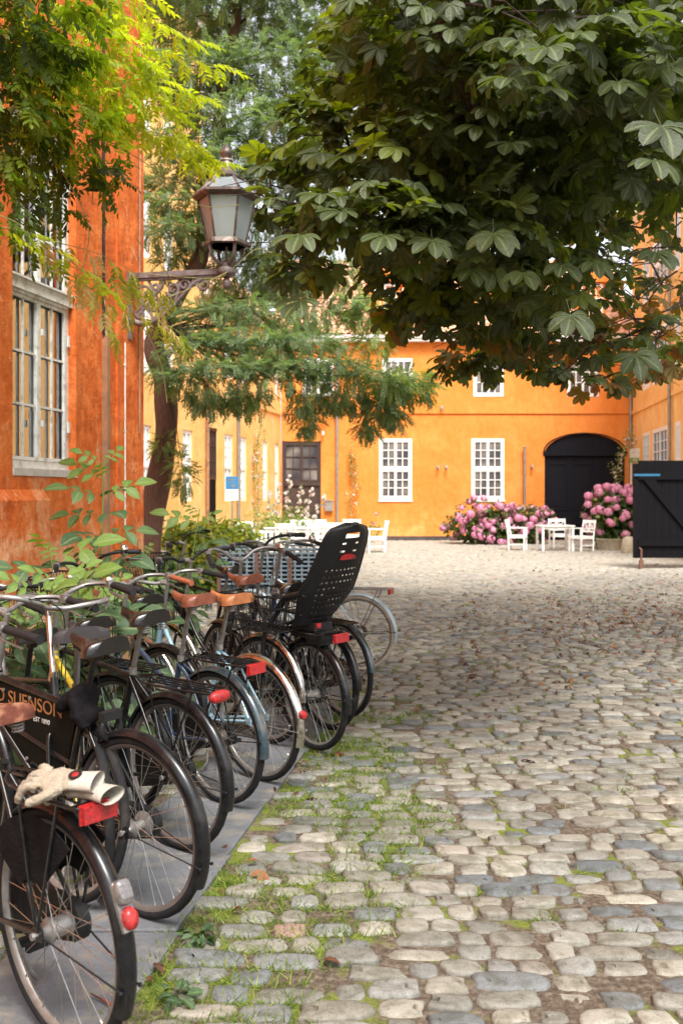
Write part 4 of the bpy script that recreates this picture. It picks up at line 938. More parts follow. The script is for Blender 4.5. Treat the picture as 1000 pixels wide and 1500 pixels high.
    if basket:
        m = MB(); bx0, by, zb_, zt_, bl = basket; 
        for z, k_ in ((zt_, 1.0), (zt_-.07, .97), (zb_+.06, .9), (zb_, .86)):
            ring = [(bx0+sx*bl*k_, sy*by*k_, z) for sx, sy in ((1,1),(-1,1),(-1,-1),(1,-1))]; m.tube(ring, .0065 if z == zt_ else .004, 5, closed=True)
        for i in range(11):
            t = -1+2*i/10
            for s_ in (-1, 1): m.tube([(bx0+t*bl, s_*by, zt_), (bx0+t*bl*.86, s_*by*.86, zb_)], .0036, 4); m.tube([(bx0+s_*bl, t*by, zt_), (bx0+s_*bl*.86, t*by*.86, zb_)], .0036, 4)
            m.tube([(bx0+t*bl*.86, -by*.86, zb_), (bx0+t*bl*.86, by*.86, zb_)], .0024, 4)
        m.build('basket', G['black_matt'], root, S if bx0 > .6 else None)
    return root
HD = (-.75, .66)
b1 = bicycle(-.80, 2.88, (-.72, .69), 'nearest black bicycle carrying the work gloves, red lamp on its rear mudguard', hub='gear', sadm='leather_red', sadk='leather', sadz=.94, guard=True, rim='alloy', ftb=True, light='rect', steer=4, end=204, grip='rubber', barz=1.08)
b2 = bicycle(-.752, 3.75, (-.80, .60), 'second nearest bicycle, black with a lettered sign panel filling its frame', hub='drum', sadz=1.03, rack=None, light=None, rim='rim_dark', steer=-6, end=206, barz=1.12, spring=False, postm='black_matt')
b3 = bicycle(-.728, 4.47, (-.76, .65), 'black bicycle with an oval red reflector on its rack and a glossy black saddle', light='oval', sadz=1.05, barz=1.10, rim='rim_dark', steer=5, end=196, grip='rubber', sadk='comfort')
b4 = bicycle(-.616, 5.14, (-.72, .69), 'dark teal bicycle with a dark red leather saddle and flat black rack', frame='navy_enamel', fender='teal_enamel', light='rect', sadm='leather_brown', sadk='leather', sadz=1.06, barz=1.10, steer=-4, end=188, grip='grip_brown', style='mixte')
b5 = bicycle(-.455, 5.55, (-.72, .69), 'light blue bicycle with silver mudguards and a tan leather saddle', frame='blue_enamel', fender='chrome', light='fender', rack=None, sadm='leather_tan', sadk='leather', sadz=1.02, barz=1.08, end=196, steer=6, style='step', chain=None)
b6 = bicycle(-.47, 6.40, (-.70, .71), 'black bicycle with a wire basket over its rear wheel', fender='chrome', light=None, rack='flat', basket=(-.08, .19, .76, .98, .27), sadm='leather_brown', sadk='leather', sadz=1.06, barz=1.16, style='step', end=185, bars='flatb', steer=8)
b7 = bicycle(-.165, 6.22, (-.62, .78), 'black bicycle with the child seat behind its saddle', light='rect', sadz=1.02, barz=1.17, end=190, steer=-8, bars='drop', hub='gear', style='step', fat=1.1)
b8 = bicycle(-.085, 6.75, (-.60, .80), 'black fat tyred bicycle just behind the one with the child seat', light=None, rack='flat', sadz=.98, barz=1.24, end=184, fat=1.25, bars='flatb', steer=10, style='step')
b9 = bicycle(.02, 7.15, (-.60, .80), 'black bicycle between the fat tyred one and the grey blue one', light=None, rack=None, sadz=1.02, barz=1.22, end=176, bars='north', steer=-10, fender='teal_enamel', frame='navy_enamel')
b10 = bicycle(.165, 9.05, (-.93, .36), 'grey blue bicycle with cream tyres standing farthest along the row', frame='greyblue_enamel', fender='greyblue_enamel', tyre='tyre_cream', rack='silver', light='rect', sadz=.98, barz=1.12, end=190, steer=0, style='mixte')
b13 = bicycle(-1.22, 4.42, (-.70, .71), 'black bicycle pushed deep towards the wall beside the second nearest bicycle', rack=None, light=None, sadz=.97, barz=1.06, steer=14, style='step', postm='black_matt', rim='rim_dark', bars='flatb', spring=False)
b14 = bicycle(-1.10, 5.02, (-.78, .62), 'black bicycle pushed towards the wall between the oval and rectangular reflectors', rack='flat', light=None, sadz=.95, barz=1.10, steer=-12, style='step', postm='black_matt', rim='rim_dark', stem='black_matt', fork='black_enamel')
b15 = bicycle(-1.02, 5.95, (-.72, .69), 'black bicycle pushed towards the wall behind the tan leather saddle', rack=None, light=None, sadz=.97, barz=1.16, steer=10, postm='black_matt', rim='rim_dark', bars='flatb', basket=(1.12, .16, .84, 1.06, .15), spring=False)
by_ = bicycle(-.98, 3.98, (-.42, .91), 'yellow bicycle with a grey saddle parked behind the sign panel bicycle', frame='yellow_enamel', fender=None, rack=None, light=None, sadm='leather_grey', sadk='comfort', sadz=1.03, barz=1.12, steer=12, chain=None, lean=-2, spring=False, rim='rim_dark')
b11 = bicycle(-1.75, 4.75, (.62, -.78), 'dark bicycle facing out of the row behind the black ones', frame='black_enamel', fender='black_enamel', rack=None, light=None, sadz=1.0, barz=1.14, steer=10, chain=None, bars='north', stem='chrome')
b12 = bicycle(-.75, 8.35, (-.80, .60), 'black bicycle with upright bars standing before the grey lattice crate', frame='black_enamel', rack=None, light=None, sadz=.98, barz=1.2, steer=18, bars='flatb', basket=(1.12, .15, .86, 1.06, .14))
# sign panel in b2
pm('panel_black', (.0045,.0045,.004), .6, var=.2, scale=10, spec=.1)
m = MB(); P_ = [(.865,.80),(.315,.765),(.455,.345),(.49,.335),(.885,.655)]
m.prism(P_, -.006, .006); pan = m.build('sign_panel', G['panel_black'], b2, auto=30)
M_ = Matrix.Translation((.635, .0075, .735)) @ Matrix.Rotation(PI, 4, 'Z') @ RX @ Matrix.Rotation(R(-3), 4, 'Z')
text('O SUENSON', .080, 'gold_paint', pan, M_, extr=.0008)
text('EST 1890', .028, 'silver_paint', pan, Matrix.Translation((.55, .0075, .672)) @ Matrix.Rotation(PI, 4, 'Z') @ RX @ Matrix.Rotation(R(-3), 4, 'Z'), extr=.0006)
m = MB()
for p in ((.80,.77),(.40,.745),(.46,.39),(.86,.68),(.62,.757),(.66,.50)): m = MB(); m.lathe([(.008,.006),(.008,.011),(0,.012)], 8, 'y', c=(p[0],0,p[1])); m.build('rivet', G['alloy'], pan)
# lower tube across the frame (double top tube roadster)
m = MB(); m.tube([(.89,0,.655),(.37,0,.52)], .014, 10); m.build('lower_crossbar', G['black_enamel'], b2)
# ring lock
m = MB(); m.torus(.045, .011, 20, 8, 'x', c=(.13,0,.70)); m.box((.13,.0,.75), (.03,.09,.035)); m.build('ring_lock', G['plastic_black'], b2)
for c_ in b1.children:
    if c_.name.split('.')[0] in ('saddle', 'seat_post'): c_.location = c_.location+Vector((.13, 0, -.01))
# brand plate on saddle of b1
sd1 = [c for c in b1.children if c.name.startswith('saddle')][0]
# cloth tied around b2's seat tube
def lump(name, blobs, mat, M=None, vox=.006, disp=.008, dscale=.03, seed=0, parent=None, sm=2):
    m = MB()
    for b in blobs:
        if len(b) == 2: m.tube(smooth(b[0], 4), [b[1]]*(4*(len(b[0])-1)+1) if not isinstance(b[1], list) else [b[1][min(len(b[1])-1, int(i*len(b[1])/(4*(len(b[0])-1)+1)))] for i in range(4*(len(b[0])-1)+1)], 10)
        else:
            c, r_, _ = b; m.lathe([(r_[0]*math.sin(PI*i/8), r_[0]*-math.cos(PI*i/8)) for i in range(9)], 12, M=Matrix.Translation(c) @ Matrix.Diagonal((1, r_[1]/r_[0], r_[2]/r_[0], 1)))
    o = m.build(name, G[mat], parent, M)
    rm = o.modifiers.new('r', 'REMESH'); rm.mode = 'VOXEL'; rm.voxel_size = vox; rm.use_smooth_shade = True
    if sm: s_ = o.modifiers.new('s', 'SMOOTH'); s_.iterations = sm; s_.factor = .5
    if disp:
        tx = bpy.data.textures.new('c', 'CLOUDS'); tx.noise_scale = dscale; d_ = o.modifiers.new('d', 'DISPLACE'); d_.texture = tx; d_.strength = disp; d_.mid_level = .5
    return o
B2M = b2.matrix_basis
cl = lump('seat_cloth', [((.285,0,.80),(.055,.07,.06),0), ((.25,.02,.74),(.06,.065,.04),0), ([(.28,.05,.80),(.24,.06,.75),(.22,.05,.70)],.026), ([(.32,.02,.80),(.37,.03,.77),(.41,.02,.74)],[.032,.03,.026,.02])], 'fabric_black', B2M, .006, .014, .05)
tag(cl, 'crumpled black cloth tied round the seat tube of the bicycle with the lettered panel', 'cloth')
# work gloves on the rack of b1 (local frame of b1)
B1M = b1.matrix_basis
def glove(M, lab, flip=1):
    z = 0; f = []
    o = [((-.02,0,.022),(.056,.050,.020),0), ((-.065,-.002,.022),(.038,.040,.020),0)]
    for i, (yy, L, sp_) in enumerate(((.036,.078,.25),(.012,.094,.10),(-.013,.090,-.08),(-.036,.070,-.26))):
        o.append(([(.02,yy*flip,.022),(.05,(yy+sp_*.03)*flip,.026),(.02+L*.66,(yy+sp_*.06)*flip,.008),(.02+L*.88,(yy+sp_*.08)*flip,-.022)],[.0128,.0124,.0120,.0118,.0100]))
    o.append(([(-.05,.03*flip,.018),(-.02,.055*flip,.012),(.01,.072*flip,.004),(.035,.078*flip,-.002)],[.016,.015,.013]))
    g = lump('work_glove', o, 'glove_cream', M, .003, .007, .018, sm=1)
    m = MB(); m.tube([(-.075,0,.022),(-.10,0,.024),(-.155,0,.026)], [.034,.036,.040], 16, flat=.55, cap=False); c = m.build('cuff', G['glove_white'], g, auto=60)
    return tag(g, lab, 'glove', 'pair of work gloves')
Tg = B1M @ Matrix.Translation((-.12, .02, .765))
gl1 = glove(Tg @ Matrix.Translation((.03,.03,.022)) @ Matrix.Rotation(R(26), 4, 'Z') @ Matrix.Rotation(R(-20), 4, 'X') @ Matrix.Scale(.96, 4), 'upper cream work glove with a round emblem, on the nearest bicycle rack')
gl2 = glove(Tg @ Matrix.Translation((.0,-.035,-.012)) @ Matrix.Rotation(R(4), 4, 'Z') @ Matrix.Rotation(R(-8), 4, 'X'), 'lower cream work glove lying half under the other on the nearest bicycle rack', -1)
m = MB(); m.lathe([(.020,.0),(.020,.0015),(0,.0015)], 18, c=(0,0,0)); em = m.build('emblem', G['plastic_black'], gl1, Matrix.Translation((-.088,.0,.0455)) )
m = MB(); m.lathe([(.011,.0015),(.009,.003),(0,.003)], 7, c=(0,0,0)); m.build('emblem_mark', G['reflector_red'], em)

# child seat on b7
B7M = b7.matrix_basis
cs = empty('child_seat', (0,0,0), 0, 'tall black perforated plastic child seat with a slot at its top', 'child seat'); cs.matrix_basis = B7M @ Matrix.Translation((0,0,.79)) @ Matrix.Diagonal((1.0,1.04,.97,1)) @ Matrix.Translation((0,0,-.79))
me = MB(); nu, nv = 48, 66; rows = []; dels = set()
SX0 = -.10
def wprof(v): return .115+.075*min(1, v/.35)-.0*v if v < .35 else .19-.05*((v-.35)/.65)
for j in range(nv+1):
    v = j/nv; row = []
    w_ = wprof(v); 
    if v > .86: w_ *= math.sqrt(max(.0, 1-((v-.86)/.145)**2))*.55+.45*(1 if v < .97 else math.sqrt(max(.02, 1-((v-.97)/.0305)**2)))
    xx = SX0-.40*v-.03*math.sin(v*PI); zz = .80+.64*v
    for i in range(nu+1):
        t = -1+2*i/nu; cup = (.075*abs(t)**2.4)*(1.1-.35*v)
        row.append((xx+cup+.006, t*w_, zz))
    rows.append(row)
me.strip(rows); keepf = []
for idx, f in enumerate(me.f):
    j, i = divmod(idx, nu); v = (j+.5)/nv; t = -1+2*(i+.5)/nu
    hole = False
    if .08 < v < .60 and abs(t) < .62 and j % 4 == 1 and i % 4 in (1, 2): hole = True
    if .885 < v < .925 and abs(t) < .32: hole = True
    if v > .815 and v < .835 and .22 < abs(t) < .36: hole = True
    if .745 < v < .757 and .16 < abs(t) < .36: hole = True
    if not hole: keepf.append(f)
me.f = keepf; so2 = me.build('shell', G['plastic_black'], cs)
sm_ = so2.modifiers.new('sol', 'SOLIDIFY'); sm_.thickness = .007; bv = so2.modifiers.new('sub', 'SUBSURF'); bv.levels = 1; bv.render_levels = 1
m = MB(); m.tube([Vector(r_[0]) for r_ in rows[::3]]+[Vector(rows[-1][k]) for k in range(4, nu-2, 4)]+[Vector(r_[-1]) for r_ in reversed(rows[::3])], .014, 8); m.build('rim', G['plastic_black'], cs)
m = MB(); vv = .67; xx = SX0-.40*vv-.03*math.sin(vv*PI); zz = .80+.64*vv
m.prism([(-.055,0),(.055,0),(.045,.022),(.02,.032),(-.02,.032),(-.045,.022)], -.006, .006, M=Matrix.Translation((xx-.014, 0, zz)) @ Matrix.Rotation(R(90), 4, 'Z') @ Matrix.Rotation(R(-22), 4, 'X'))
m.build('reflector', G['reflector_red'], cs)
m = MB(); rows2 = [[(SX0+.27*s_, .14*t, .84+.05*s_*0+.03*abs(t)**2+.02*s_) for t in [-1+.2*i for i in range(11)]] for s_ in (0, .33, .66, 1)]
m.strip(rows2); sb_ = m.build('seat_pan', G['plastic_black'], cs); q = sb_.modifiers.new('s', 'SOLIDIFY'); q.thickness = .012
for s_ in (-1, 1):
    m = MB(); m.tube(smooth([(.13,s_*.135,.88),(.24,s_*.17,.72),(.26,s_*.18,.52),(.30,s_*.17,.42)]), .016, 8); m.box((.33,s_*.16,.42),(.14,.07,.025)); m.build('foot_rest', G['plastic_black'], cs)
    m = MB(); m.tube(smooth([(SX0-.1,s_*.17,1.02),(SX0+.08,s_*.18,.98),(SX0+.20,s_*.15,.90)]), .022, 8); m.build('side_wing', G['plastic_black'], cs)
m = MB(); m.box((-.02,0,.79), (.24,.13,.05)); m.box((-.04,0,.735), (.30,.12,.05)); m.box((.03,0,.83), (.12,.10,.06), taper=.8); m.box((-.10,0,.70), (.14,.10,.05)); m.tube([(.12,0,.79),(.25,0,.77)], .012, 8); m.tube([(.10,.04,.79),(.27,.015,.70)], .008, 6); m.build('mounting_bracket', G['black_matt'], cs)
m = MB(); m.box((-.146,.04,.80), (.012,.03,.03)); m.build('red_button', G['reflector_red'], cs)

# dark grey lattice crate (open tray of a transport cart)
lc = empty('lattice_crate', (-.70, 10.4, 0), R(4), 'blue grey lattice sided crate with timber corner posts behind the handlebars', 'crate')
Wc, Hc = .56, .36
def latt(nx, nz, w_, h_, mat, M, sk=.0):
    m = MB()
    for i in range(nx+1): x_ = -w_+2*w_*i/nx; m.bbox(x_-.009, x_+.009, -.008, .008, 0, h_)
    for k in range(nz+1): z_ = h_*k/nz; m.bbox(-w_, w_, -.0105, .0105, z_-.009, z_+.009)
    return m.build('lattice_side', G[mat], lc, M)
TL = Matrix.Rotation(R(-16), 4, 'X')
latt(16, 8, Wc, Hc, 'lattice', Matrix.Translation((0,-.26,.72)) @ TL); latt(16, 8, Wc, Hc, 'lattice', Matrix.Translation((0,.30,.72)))
for s_ in (-1, 1): latt(8, 8, .27, Hc, 'lattice', Matrix.Translation((s_*Wc,.02,.72)) @ Matrix.Rotation(R(90), 4, 'Z'))
m = MB()
for s_ in (-1, 1):
    for yy in (-.27, .31): m = MB(); m.bbox(s_*Wc-.02, s_*Wc+.02, yy-.02, yy+.02, 0, 1.08); m.build('post', G['bark'], lc)
for xx in (-.18, .16): m = MB(); m.bbox(xx-.018, xx+.018, -.31, -.28, .60, 1.06); m.build('post', G['bark'], lc)
m = MB(); m.bbox(-Wc, Wc, -.24, .30, .66, .70); m.build('bottom', G['lattice'], lc)
m = MB(); m.bbox(-Wc+.03, Wc-.03, -.10, .27, .701, 1.0); m.build('shade_infill', G['plastic_black'], lc)  # black block added to stand in for the shade behind the lattice

# ------------------------------------------------------------------ garden furniture
def chair(loc, rz, label, scale=1.0, arm=True):
    t = empty('garden_chair', loc, R(rz), label, 'garden chair', 'white wooden garden chairs in the yard'); t.scale = (scale,)*3
    m = MB()
    for k in range(6): m.bbox(-.25, .25, -.24+k*.082, -.24+k*.082+.07, .42, .44)
    m.build('seat', G['garden_white'], t)
    for sx in (-1, 1):
        m = MB(); m.bbox(sx*.25-.022, sx*.25+.022, -.26, -.215, 0, .64 if arm else .42); m.build('leg', G['garden_white'], t)
        m = MB(); m.tube([(sx*.25, .22, 0), (sx*.25, .235, .44), (sx*.25, .31, .90)], .026, 4); m.build('leg', G['garden_white'], t)
        if arm: m = MB(); m.bbox(sx*.25-.035, sx*.25+.035, -.28, .25, .641, .665); m.build('armrest', G['garden_white'], t)
    m = MB(); B_ = Matrix.Translation((0, .255, .45)) @ Matrix.Rotation(R(-10), 4, 'X')
    m.bbox(-.23, .23, -.014, .014, .36, .45, B_); m.bbox(-.23, .23, -.014, .014, .09, .14, B_); m.bbox(-.015, .015, -.011, .011, .14, .36, B_)
    for sx in (-1, 1):
        for a, b in (((0,.14),(sx*.22,.36)), ((sx*.22,.14),(0,.36))): m.tube([B_ @ Vector((a[0],0,a[1])), B_ @ Vector((b[0],0,b[1]))], .013, 4)
    m.build('backrest', G['garden_white'], t)
    m = MB(); m.bbox(-.23, .23, -.25, -.225, .35, .419); m.bbox(-.23, .23, .2, .225, .35, .419)
    for sx in (-1, 1): m.bbox(sx*.24-.01, sx*.24+.01, -.21, .21, .35, .419); m.bbox(sx*.24-.01, sx*.24+.01, -.21, .21, .15, .18)
    m.build('frame', G['garden_white'], t); return t
def table(loc, rz, label, w_=.6, d_=.4, h_=.74):
    t = empty('garden_table', loc, R(rz), label, 'garden table', 'white wooden garden tables in the yard'); m = MB(); n = 7
    for k in range(n): y0 = -d_+2*d_*k/n; m.bbox(-w_, w_, y0+.006, y0+2*d_/n-.006, h_-.03, h_)
    m.build('tabletop', G['garden_white'], t)
    m = MB(); m.bbox(-w_+.06, w_-.06, -d_+.05, -d_+.075, h_-.11, h_-.031); m.bbox(-w_+.06, w_-.06, d_-.075, d_-.05, h_-.11, h_-.031); m.build('apron', G['garden_white'], t)
    for sx in (-1, 1):
        for sy in (-1, 1): m = MB(); m.bbox(sx*(w_-.06)-.03, sx*(w_-.06)+.03, sy*(d_-.06)-.03, sy*(d_-.06)+.03, 0, h_-.031); m.build('leg', G['garden_white'], t)
    return t
gz = .025
g_ = lambda px, Z: (W(px, 0, Z).x, Z, gz)
table(g_(812, 29.2), 4, 'white garden table between the three white chairs in front of the dark gate', .5, .38)
chair(g_(757, 29.6), 72, 'white garden chair left of the table by the gate, standing before the left pink bush')
chair(g_(819, 30.4), 4, 'white garden chair behind the table by the gate, its back to the gate')
chair(g_(851, 28.9), -62, 'white garden chair right of the table by the gate, next to the right pink bush')
# left group
table(g_(428, 27.2), 0, 'white garden table in the left group, nearest the yellow green bushes', .75, .42)
table(g_(497, 28.2), 3, 'white garden table in the left group, behind the child seat', .7, .42)
chair(g_(366, 27.0), 35, 'leftmost white garden chair of the left group, against the yellow green bushes')
chair(g_(384, 26.0), 100, 'white garden chair seen from its side between the leftmost chair and the left table')
chair(g_(438, 28.8), 0, 'white garden chair behind the left table, under the hollyhocks')
chair(g_(462, 29.3), -8, 'white garden chair between the two left tables on their far side')
chair(g_(420, 25.6), 176, 'white garden chair on the near side of the left table')
chair(g_(462, 25.7), 190, 'white garden chair on the near side between the two left tables')
chair(g_(516, 29.6), 3, 'white garden chair behind the table that the child seat hides')
chair(g_(490, 26.4), 172, 'white garden chair on the near side of the table behind the child seat')
chair(g_(551, 28.4), -85, 'white garden chair alone at the right end of the left group')
chair((W(222,0,17).x-.12, 17.0, gz), 30, 'white garden chair by the base of the tree trunk, just past the near house corner')
# ------------------------------------------------------------------ foliage templates
def leaflet(L, Wd, ns=4, peak=.6, fold=.25, droop=.25, tipw=.0):
    vs = []; 
    ts = [i/ns for i in range(ns+1)] if peak < .62 else [0, .28, .52, .70, .84, .94, 1.0]; ns = len(ts)-1
    for t in ts:
        q = (t/peak) if t < peak else (1-t)/(1-peak)
        w_ = Wd*.5*(math.sin(max(0, min(1, q))*PI/2)**((1.15 if peak < .62 else 1.7) if t < peak else (.75 if peak < .62 else .55))) + (.0015 if 0 < t < 1 else .0006)
        z = -droop*L*t*t; x_ = L*t*(1-.12*droop*t)
        vs += [(x_, -w_, z+fold*w_, 0), (x_, 0, z, 1), (x_, w_, z+fold*w_, 0)]
    fs = []
    for i in range(ns): a = i*3; fs += [(a, a+3, a+4, a+1), (a+1, a+4, a+5, a+2)]
    return np.array(vs), np.array(fs)
def v4(v): return v if v.shape[1] == 4 else np.concatenate([v, np.full((len(v), 1), .5)], 1)
def mv(v, x, z): v = v4(v).copy(); v[:, 0] += x; v[:, 2] += z; return v
def combine(parts):
    V = []; Fs = []; n = 0
    for v, f in parts: v = v4(v); V.append(v); Fs.append(f+n); n += len(v)
    return np.concatenate(V), np.concatenate(Fs)
def rotz(v, a): c, s = math.cos(a), math.sin(a); return v4(v) @ np.array([[c, s, 0, 0], [-s, c, 0, 0], [0, 0, 1, 0], [0, 0, 0, 1]])
def roty(v, a): c, s = math.cos(a), math.sin(a); return v4(v) @ np.array([[c, 0, -s, 0], [0, 1, 0, 0], [s, 0, c, 0], [0, 0, 0, 1]])
def palmate(L=.15, ns=5, n=7, Wd=.36, dr=.35, spread=118, peak=.68, seed=0):
    rg = random.Random(seed); ps = []
    for k in range(n):
        a = -spread+2*spread*k/(n-1); sc = 1-.42*(abs(a)/spread)**1.3; sc *= rg.uniform(.9, 1.08)
        v, f = leaflet(L*sc, L*sc*Wd, ns, peak, .28, dr*rg.uniform(.7, 1.3)); v = roty(v, -rg.uniform(.0, .30)); ps.append((rotz(v, R(a+rg.uniform(-6, 6))), f))
    pv = np.array([(-.09,-.0012,.02),(0,-.0012,0),(0,.0012,0),(-.09,.0012,.02)]); ps.append((pv, np.array([(0,1,2,3)])))
    return combine(ps)
def pinnate(L=.22, pairs=8, ll=.034, lw=.014, ns=1, droop=.3, seed=0, ang=62):
    rg = random.Random(seed); ps = []
    def one(sc):
        if ns == 1: return np.array([(0,0,0),(ll*sc*.55,-lw*sc*.5,.001),(ll*sc,0,-.003),(ll*sc*.55,lw*sc*.5,.001)]), np.array([(0,1,2,3)])
        return leaflet(ll*sc, lw*sc, ns, .45, .25, .25)
    for k in range(pairs+1):
        t = (k+1)/(pairs+1); x_ = L*t*(1-.1*t); z = -droop*L*t*t
        for s in ((-1, 1) if k < pairs else (0,)):
            v, f = one((.75+.5*math.sin(t*PI*.9))*rg.uniform(.85, 1.1)); v = roty(v, rg.uniform(-.1, .45)); v = mv(rotz(v, s*R(ang*rg.uniform(.85, 1.1))), x_, z); ps.append((v, f))
    n = 3
    for k in range(n):
        a, b = k/n, (k+1)/n; q = lambda t: (L*t*(1-.1*t), -droop*L*t*t)
        (x0, z0), (x1, z1) = q(a), q(b); ps.append((np.array([(x0,-.0011,z0),(x1,-.0011,z1),(x1,.0011,z1),(x0,.0011,z0)]), np.array([(0,1,2,3)])))
    return combine(ps)
def unit(v): return v/np.maximum(np.linalg.norm(v, axis=1, keepdims=True), 1e-6)
def foliage(name, temps, P, D, U, S, rnd, mat, parent=None, kind=None):
    N_ = len(P); idx = RNG.integers(0, len(temps), N_); Vs = []; Fs = []; Rs = []; Ms = []; off = 0
    for t, (tv, tf) in enumerate(temps):
        tv = v4(np.asarray(tv, float))
        s = idx == t
        if not s.any(): continue
        V, Fc, r = scatter(tv, tf, P[s], basis(D[s], U[s]), S[s], rnd[s]); Vs.append(V); Fs.append(Fc+off); Rs.append(r); Ms.append(np.tile(tv[:, 3], int(s.sum()))); off += len(V)
    me = mesh_np(name, np.concatenate(Vs), np.concatenate(Fs), np.concatenate(Rs), G[mat], mid=np.concatenate(Ms))
    return link(name, me, parent)
def cloud(c, r, n, shell=.55, updir=.6, droop=.3, jit=.35, top=False):
    """n leaf poses in an ellipsoid clump"""
    d = unit(RNG.normal(size=(n, 3)));
    if top: d[:, 2] = np.where(d[:, 2] < -.35, -d[:, 2]*.5, d[:, 2])
    rad = shell+(1-shell)*RNG.random(n)**.6; P = np.array(c)+d*rad[:, None]*np.array(r)
    out = d*np.array([1, 1, .35]); D = unit(out+np.array([0, 0, -droop])+RNG.normal(0, jit, (n, 3)))
    U = unit(np.array([0, 0, updir])+d*.55+RNG.normal(0, jit*.7, (n, 3))); return P, D, U
def cat(lst): return [np.concatenate(x) for x in zip(*lst)]

# ------------------------------------------------------------------ chestnut on the right
ch = empty('chestnut_tree', (7.2, 9.6, 0), 0, 'big dark chestnut tree whose leafy boughs hang over the yard from the right', 'tree')
tr = MB(); tr.tube(smooth([(0,0,-.1),(.05,0,1.2),(-.05,.05,2.6),(-.15,.0,4.2),(-.1,.1,6.5),(.1,.2,9)]), [.42,.40,.37,.35,.33,.32,.31,.30,.3,.3,.29,.29,.28,.28,.27,.26,.25,.24,.22,.2,.18,.16,.14,.12,.1,.08], 14)
tr.build('trunk', G['bark'], ch)
cl_in = [ # px, py, Z, r (m), flat, count
 (600,50,6.5,.65,.6,60),(520,40,6.8,.32,.5,22),(500,110,6.6,.30,.5,22),(470,180,6.3,.28,.45,18),(430,235,6.0,.22,.4,12),(420,300,6.0,.22,.4,12),(450,330,5.8,.26,.4,16),(640,40,5.2,.6,.6,60),(720,60,6.2,.8,.6,80),(800,30,4.6,.5,.6,44),(880,60,6.0,.8,.6,80),(960,60,4.6,.5,.6,44),(640,130,6.0,.5,.55,56),(690,150,5.3,.6,.5,60),
 (760,170,6.6,.8,.6,80),(850,160,5.4,.6,.5,60),(930,170,6.2,.7,.6,64),(980,110,5.2,.5,.6,40),(530,200,6.4,.34,.5,26),(475,250,6.0,.28,.45,18),(600,230,5.4,.42,.5,46),(660,240,6.4,.7,.55,70),(740,260,5.6,.6,.5,60),
 (830,250,6.8,.8,.55,76),(910,250,5.6,.55,.5,48),(980,240,6.4,.6,.6,50),(500,320,5.4,.28,.4,22),(550,320,5.2,.42,.45,42),(620,330,5.6,.5,.45,50),(700,340,5.4,.5,.45,48),(780,340,6.2,.6,.5,54),(860,300,7.6,.7,.5,44),
 (950,310,8.4,.5,.5,22),(450,390,5.6,.26,.4,14),(600,400,6.6,.45,.45,40),(670,410,6.4,.5,.45,44),(745,420,6.4,.5,.45,44),(820,420,5.8,.42,.5,34),(640,455,6.8,.34,.5,30),(590,465,7.4,.28,.6,22),(720,480,7.2,.36,.5,34),
 (690,530,8.2,.34,.4,30),(760,510,8.0,.40,.4,36),(830,490,7.4,.42,.45,36),(800,540,8.4,.24,.4,14),(900,500,7.0,.42,.45,34),(960,490,6.4,.42,.5,32),(870,560,8.6,.26,.35,18),(940,545,8.6,.30,.35,16),(990,520,7.6,.34,.5,22),
 (900,430,8.2,.45,.6,26),(970,420,8.8,.45,.6,20),(930,370,9.4,.5,.6,18),(700,100,9.0,1.3,.6,150),(850,90,9.5,1.4,.6,150),(980,60,9,1.2,.6,110),(620,220,9.0,1.0,.5,100),(760,230,9.4,1.2,.5,120),(880,200,9.8,1.1,.5,100),(620,60,9.0,.8,.5,70),(700,330,9.0,.8,.45,70),(600,330,8.6,.7,.4,60),(790,300,9.2,.7,.45,50),(580,130,8.5,.45,.5,34),
 (640,-40,5.4,.8,.6,90),(780,-60,5.4,.8,.6,90),(920,-50,5.4,.8,.6,90),(600,-60,7.5,.7,.6,70),
 (730,140,11.5,1.5,.6,140),(860,170,12,1.6,.55,130),(620,150,11.5,1.2,.55,110),(960,120,12,1.3,.5,70),(680,260,11.5,1.1,.45,90),(780,250,12,1.1,.4,70)]
lv = []; cc_ = []; tints = []
for (px, py, Z, r_, fl, n) in cl_in:
    c = W(px, py, Z); n = int(n*(1.5 if not (px > 830 and py > 290) else .8))
    P, D, U = cloud(c, (r_, r_*1.1, r_*fl), n, .35, .65, .30, .32); lv.append((P, D, U)); cc_.append(c)
    tn = RNG.random(n)*.86; red = 0
    if px > 820 and py > 290: red = .5
    elif py > 450: red = .16
    tn = np.where(RNG.random(n) < red, RNG.uniform(.9, 1, n), tn); tn = np.where((px < 620) & (RNG.random(n) < .25), .86, tn); tints.append(tn)
# unseen rest of crown, over and beside the frame, added to shade the yard
for i in range(26):
    X = random.uniform(4.6, 8.5); Y = random.uniform(4, 12); zz = random.uniform(4.9, 7.5)
    if X/Y < .40 and (zz-1.61)/Y < .60: continue
    n = 60; r_ = random.uniform(.9, 1.3); P, D, U = cloud((X, Y, zz), (r_, r_, r_*.4), n, .2, .8, .2, .25); lv.append((P, D, U)); cc_.append(Vector((X, Y, zz))); tints.append(RNG.random(n)*.85)
for i in range(46):
    X = random.uniform(1.6, 10.5); Y = random.uniform(3.5, 15); zz = random.uniform(4.6, 9.5)
    if X < 3 and zz > 7.5: continue
    c = Vector((X, Y, zz))
    if (X/Y < .36) and (zz-1.61)/Y < .52: continue
    n = 80; r_ = random.uniform(.9, 1.4); P, D, U = cloud(c, (r_, r_, r_*.55), n, .4, .65, .3, .3); lv.append((P, D, U)); cc_.append(c); tints.append(RNG.random(n)*.85)
P, D, U = cat(lv); tn = np.concatenate(tints)
S_ = RNG.uniform(.62, .95, len(P))
